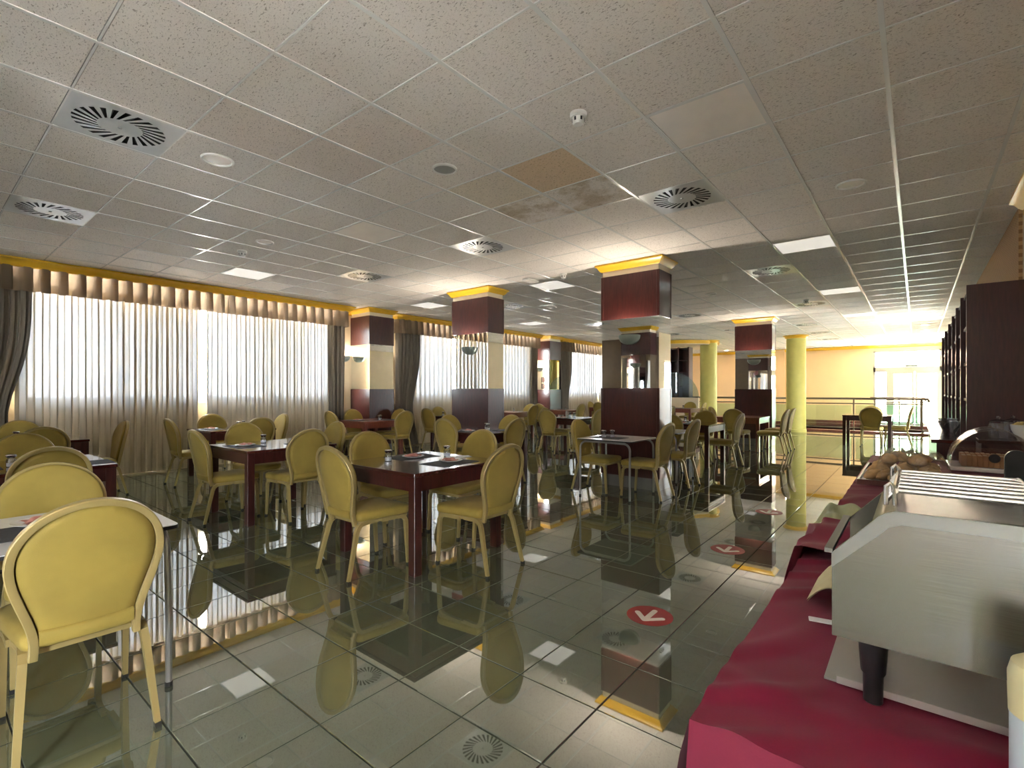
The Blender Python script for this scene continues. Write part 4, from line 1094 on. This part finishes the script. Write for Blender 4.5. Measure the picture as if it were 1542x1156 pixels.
mb.box(-.335, -.322, TY0+.01-1.25, TY1-.01-1.25, .262, .27); mb.build('feed_edge', M['steel_dark'], t)
for x, y in ((-.062, TY0+.03), (-.062, TY1-.03), (.5, TY0+.03), (.5, TY1-.03)):
    MB().lathe([(.013, 0), (.015, .002), (.0155, .05), (.019, .055), (.023, .114)], 16, (x-.2, y-1.25, 0)).build('foot', M['blackp'], t)
rk = thing('wire_rack', 'chrome wire warming rack on top of the steel toaster', 'rack', (.03, 1.25, TZ1+.001))
for q in range(7):
    y = -.135+q*.0455
    MB().tube([(-.072, y, .012), (-.06, y, .03), (.125, y, .03)], .0042, 8).build('wire', M['chrome'], rk)
MB().tube([(.125, -.14, .03), (.125, .145, .03)], .005, 8).build('end_rod', M['chrome'], rk)
MB().tube([(-.06, -.14, .03), (-.06, .145, .03)], .005, 8).build('cross_rod', M['chrome'], rk)
for y in (-.137, .14):
    MB().tube([(.12, y, .028), (.12, y, .005)], .005, 8).build('support', M['chrome'], rk)
    MB().tube([(-.06, y, .004), (-.062, y, .036), (-.067, y, .042), (-.073, y, .036), (-.073, y, .004)], .004, 8).build('loop', M['chrome'], rk)
tr = thing('steel_crumb_tray', 'flat stainless tray lying on the red cloth under the toaster', 'tray', (.18, 1.27, BZ+.0125))
MB().box(-.32, .40, -.14, .14, 0, .004).build('base', M['tray_steel'], tr, smooth=0)
for y in (-.143, .14): MB().bbox(-.30, .40, y, y+.006, 0, .014, .001).build('rim', M['tray_steel'], tr)
bt = thing('squeeze_bottle', 'cream and pale blue bottle at the right edge before the toaster', 'bottle', (.137, .955, BZ+.0125))
MB().lathe([(.036, 0), (.04, .004), (.04, .12), (.041, .125)], 28).build('label_band', M['bottle_blue'], bt)
MB().lathe([(.041, .125), (.042, .175), (.038, .192), (.030, .198), (.0, .2)], 28).build('cap', M['bottle_cream'], bt)

# cloths beside the toaster
def lump(name, mt, loc, pts, label, cat, thick=.006):
    o = pts.build(name, mt, None, loc, smooth=60); return tag(o, label, cat)
mb = MB()
mb.grid(lambda u, v: (-.15+.26*u, -.16+.34*v, .012+.034*(1-abs(2*u-1)**2)*(.55+.45*math.sin(9*v+4*u))*(1-abs(2*v-1)**4)+.010*math.sin(17*u+6*v) - (max(0, .25-u)*.30)), 26, 26)
lump('green_napkin', M['green_cloth'], (-.225, 2.62, BZ+.014), mb, 'pale green cloth bunched at the edge of the buffet', 'cloth')
mb = MB()
def rf(u, v):
    y = -.26+.56*v; s = u
    x = .16-.24*min(1, s*2.2); z = .030+.012*math.sin(11*v+3*u)
    if s > .45: x = -.082-.05*math.sin((s-.45)*2.6)+.018*math.sin(15*v); z -= (s-.45)*.46
    return (x, y, z)
mb.grid(rf, 26, 26); lump('red_cloth', M['redcloth'], (-.235, 2.15, BZ+.014), mb, 'second crimson cloth bunched over the edge of the buffet', 'cloth')
mb = MB()
mb.grid(lambda u, v: (-.05+.12*u, -.10+.20*v, .008+.055*math.sin(PI*min(1, u*1.1))*(.8+.2*math.sin(8*v))), 14, 12)
mb.grid(lambda u, v: (-.048+.115*u, -.098+.196*v, .004+.045*math.sin(PI*min(1, u*1.1))), 14, 12)
lump('cream_napkin', M['cream_cloth'], (-.175, 1.60, BZ+.014), mb, 'folded cream cloth beside the toaster', 'cloth')
tag(MB().bbox(-.04, .04, -.012, .012, 0, .003, .001).build('paper_slip', M['paper'], None, (-.165, 1.40, BZ+.016), .2), 'small white paper slip beside the toaster', 'paper')

# speckled grey box and black tab, card
t = thing('speckled_box', 'speckled grey box behind the toaster', 'box', (.45, 2.4, BZ+.012))
MB().bbox(-.29, .30, -.42, .40, 0, .205, .006).build('body', M['granite'], t)
t2 = [(-.034, 0), (.034, 0), (.034, .085)]+[(.034*math.cos(PI*k/12), .085+.034*math.sin(PI*k/12)) for k in range(1, 12)]+[(-.034, .085)]
mb = MB(); mb.loft([[(x, -.011, z) for x, z in t2], [(x, .011, z) for x, z in t2]])
tag(mb.build('black_tab', M['blackp'], None, (.30, 2.74, BZ+.219)), 'black rounded tab standing on the speckled box', 'handle')
t = thing('cream_carton', 'cream carton with white straw beside the speckled box', 'carton', (.08, 2.18, BZ+.012), .15)
MB().bbox(-.028, .028, -.03, .03, 0, .17, .003).build('box', M['card'], t)
mb = MB(); mb.grid(lambda u, v: (-.03+.1*u, -.035+.07*v, .172+.035*math.sin(2.4*u)*(1-.3*v)), 10, 6); mb.build('open_flap', M['card'], t)
MB().tube([(.025, .08, .235), (.075, -.12, .215)], .004, 8).build('straw', M['paper'], t)
mb = MB(); mb.lathe([(.01, 0), (.045, .012), (.055, .045), (.04, .085), (.012, .1)], 14)
mb.v = [(x*(1+.15*math.sin(9*z*20+x*60)), y*(1+.15*math.sin(y*70+z*50)), z) for x, y, z in mb.v]
tag(mb.build('wrapped_pastry', M['purple'], None, (.085, 3.2, BZ+.016)), 'dark purple item in plastic beside the bread tray', 'pastry')

# bread tray
t = thing('bread_tray', 'brown wooden tray full of bread on the red cloth', 'tray', (-.08, 4.05, BZ+.013))
MB().box(-.19, .19, -.43, .43, 0, .008).build('base', M['tray_brown'], t, smooth=0)
for a in ((-.2, -.19, -.44, .44), (.19, .2, -.44, .44), (-.19, .19, -.44, -.43), (-.19, .19, .43, .44)): MB().box(*a, 0, .03).build('rim', M['tray_brown'], t, smooth=0)
def roll(x, y, z, L, r, rz, rx, kind, label):
    n = 12; mb = MB(); rings = []
    for i in range(n+1):
        s = i/n*2-1; rr = r*max(.06, (1-abs(s)**2.6))**.5*(1+.10*math.sin(i*2.6+x*30))
        rings.append([(s*L/2, rr*math.cos(2*PI*k/14), r*.82+rr*.82*math.sin(2*PI*k/14)+.012*(1-s*s)) for k in range(14)])
    mb.loft(rings); o = mb.build(kind, M['bread'], None, (x, y, z), rz, smooth=60); o.rotation_euler = (0, rx, rz)
    tag(o, label, 'bread', 'breads on the brown tray')
k = 0
ORD = ['leftmost', 'second from left', 'third from left', 'fourth from left', 'fifth from left', 'sixth from left', 'rightmost']
for q in range(6):
    roll(-.20+q*.058, 3.78+.02*(q % 2), BZ+.022, .24, .032, PI/2-.35, 0, 'baguette', ['leftmost', 'second', 'third', 'fourth', 'fifth', 'rightmost'][q]+' thin baguette in the front row of the bread tray')
pos = [(-.19, 3.98, 0, .055), (-.07, 4.0, 0, .06), (.05, 3.98, 0, .055), (-.18, 4.16, 0, .06), (-.04, 4.18, 0, .06), (.06, 4.14, 0, .05), (-.14, 4.08, .075, .055), (.0, 4.08, .075, .055), (-.17, 4.35, 0, .055), (-.04, 4.36, 0, .06), (.06, 4.33, 0, .05), (-.10, 4.28, .075, .055), (.02, 4.24, .075, .05)]
names = ['left roll in the first row behind the baguettes', 'middle roll in the first row behind the baguettes', 'right roll in the first row behind the baguettes', 'left roll in the second row of the bread tray', 'middle roll in the second row of the bread tray', 'right roll in the second row of the bread tray',
 'left roll on top of the front bread pile', 'right roll on top of the front bread pile', 'left roll in the back row of the bread tray', 'middle roll in the back row of the bread tray', 'right roll in the back row of the bread tray', 'left roll on top of the back bread pile', 'right roll on top of the back bread pile']
for (x, y, z, r), nm in zip(pos, names): roll(x, y, BZ+.022+z*.8, .125, r*.72, rnd.random()*3, rnd.uniform(-.15, .15), 'bread_roll', nm)
mb = MB()
def film(u, v):
    x = -.225+.40*u; y = 3.66+.84*v; e = (1-abs(2*u-1)**6)*(1-abs(2*v-1)**8)
    h = (.05 if y < 3.88 else .135)*e
    if 3.85 < y < 3.95: h = (.05+(.135-.05)*(y-3.85)/.1)*e
    return (x, y, BZ+.028+h+.014*math.sin(41*x+19*y)*e+.012*math.sin(57*y-23*x)*e+.006*math.sin(120*x+70*y)*e)
mb.grid(film, 70, 120)
tag(mb.build('plastic_film', M['film'], None, smooth=30), 'clear plastic film loosely covering the bread tray', 'film')

# roll-top bread bin
t = thing('domed_bread_bin', 'clear domed bread bin with cream base on the buffet', 'bread bin', (.405, 4.85, BZ+.012))
MB().bbox(-.235, .235, -.2, .2, 0, .03, .006).build('base', M['porcelain'], t)
R = .225
def dome(u, v, r=R): a = PI*u; return (r*math.cos(a), -.19+.38*v, .03+r*1.15*math.sin(a))
mb = MB().grid(lambda u, v: dome(u, v), 32, 4)
for y in (-.19, .19):
    p = [(R*math.cos(PI*k/32), y, .03+R*1.15*math.sin(PI*k/32)) for k in range(33)]; mb.add(p, [tuple(range(33))])
mb.build('cover', M['acrylic'], t, smooth=40)
for y in (-.19, .0, .19): MB().tube([(R*1.005*math.cos(PI*k/32), y, .03+R*1.155*math.sin(PI*k/32)) for k in range(33)], .004, 6).build('cover_rib', M['acrylic'], t)
MB().lathe([(.028, 0), (.03, .01), (.022, .02), (.0, .022)], 16, (0, 0, 0)).build('knob', M['blackp'], t, (0, -.19, .10)).rotation_euler = (PI/2, 0, 0)
for q, y in enumerate((-.1, .06)):
    lf = thing('sliced_loaf', ['nearer', 'farther'][q]+' sliced brown loaf inside the domed bread bin', 'bread', (.405, 4.85+y, BZ+.0425), 0, 'loaves in the bread bin')
    for s in range(12):
        x = -.165+s*.028
        MB().bbox(x, x+.0277, -.055, .055, 0, .075+.002*math.sin(s*2), .003).build('slice', M['loaf'], lf)
        MB().box(x+.004, x+.0235, -.047, .047, .0, .0765+.002*math.sin(s*2)).build('slice_crumb', M['crumb'], lf, smooth=0)
# cutlery lying at the far end of the red cloth
for q in range(6):
    x = .02+q*.035; y = 5.16+.03*(q % 3)
    c = thing('spoon', ['first', 'second', 'third', 'fourth', 'fifth', 'sixth'][q]+' steel spoon at the far end of the red cloth', 'spoon', (x, y, BZ+.014), .3+.25*q, 'steel spoons')
    MB().tube([(0, -.09, .004), (0, .03, .006)], [.003, .0045], 6).build('handle', M['chrome'], c)
    mb = MB().lathe([(.002, 0), (.014, .002), (.018, .007)], 12, (0, 0, 0)); mb.v = [(a, b*1.5+.055, z) for a, b, z in mb.v]; mb.build('bowl', M['chrome'], c)
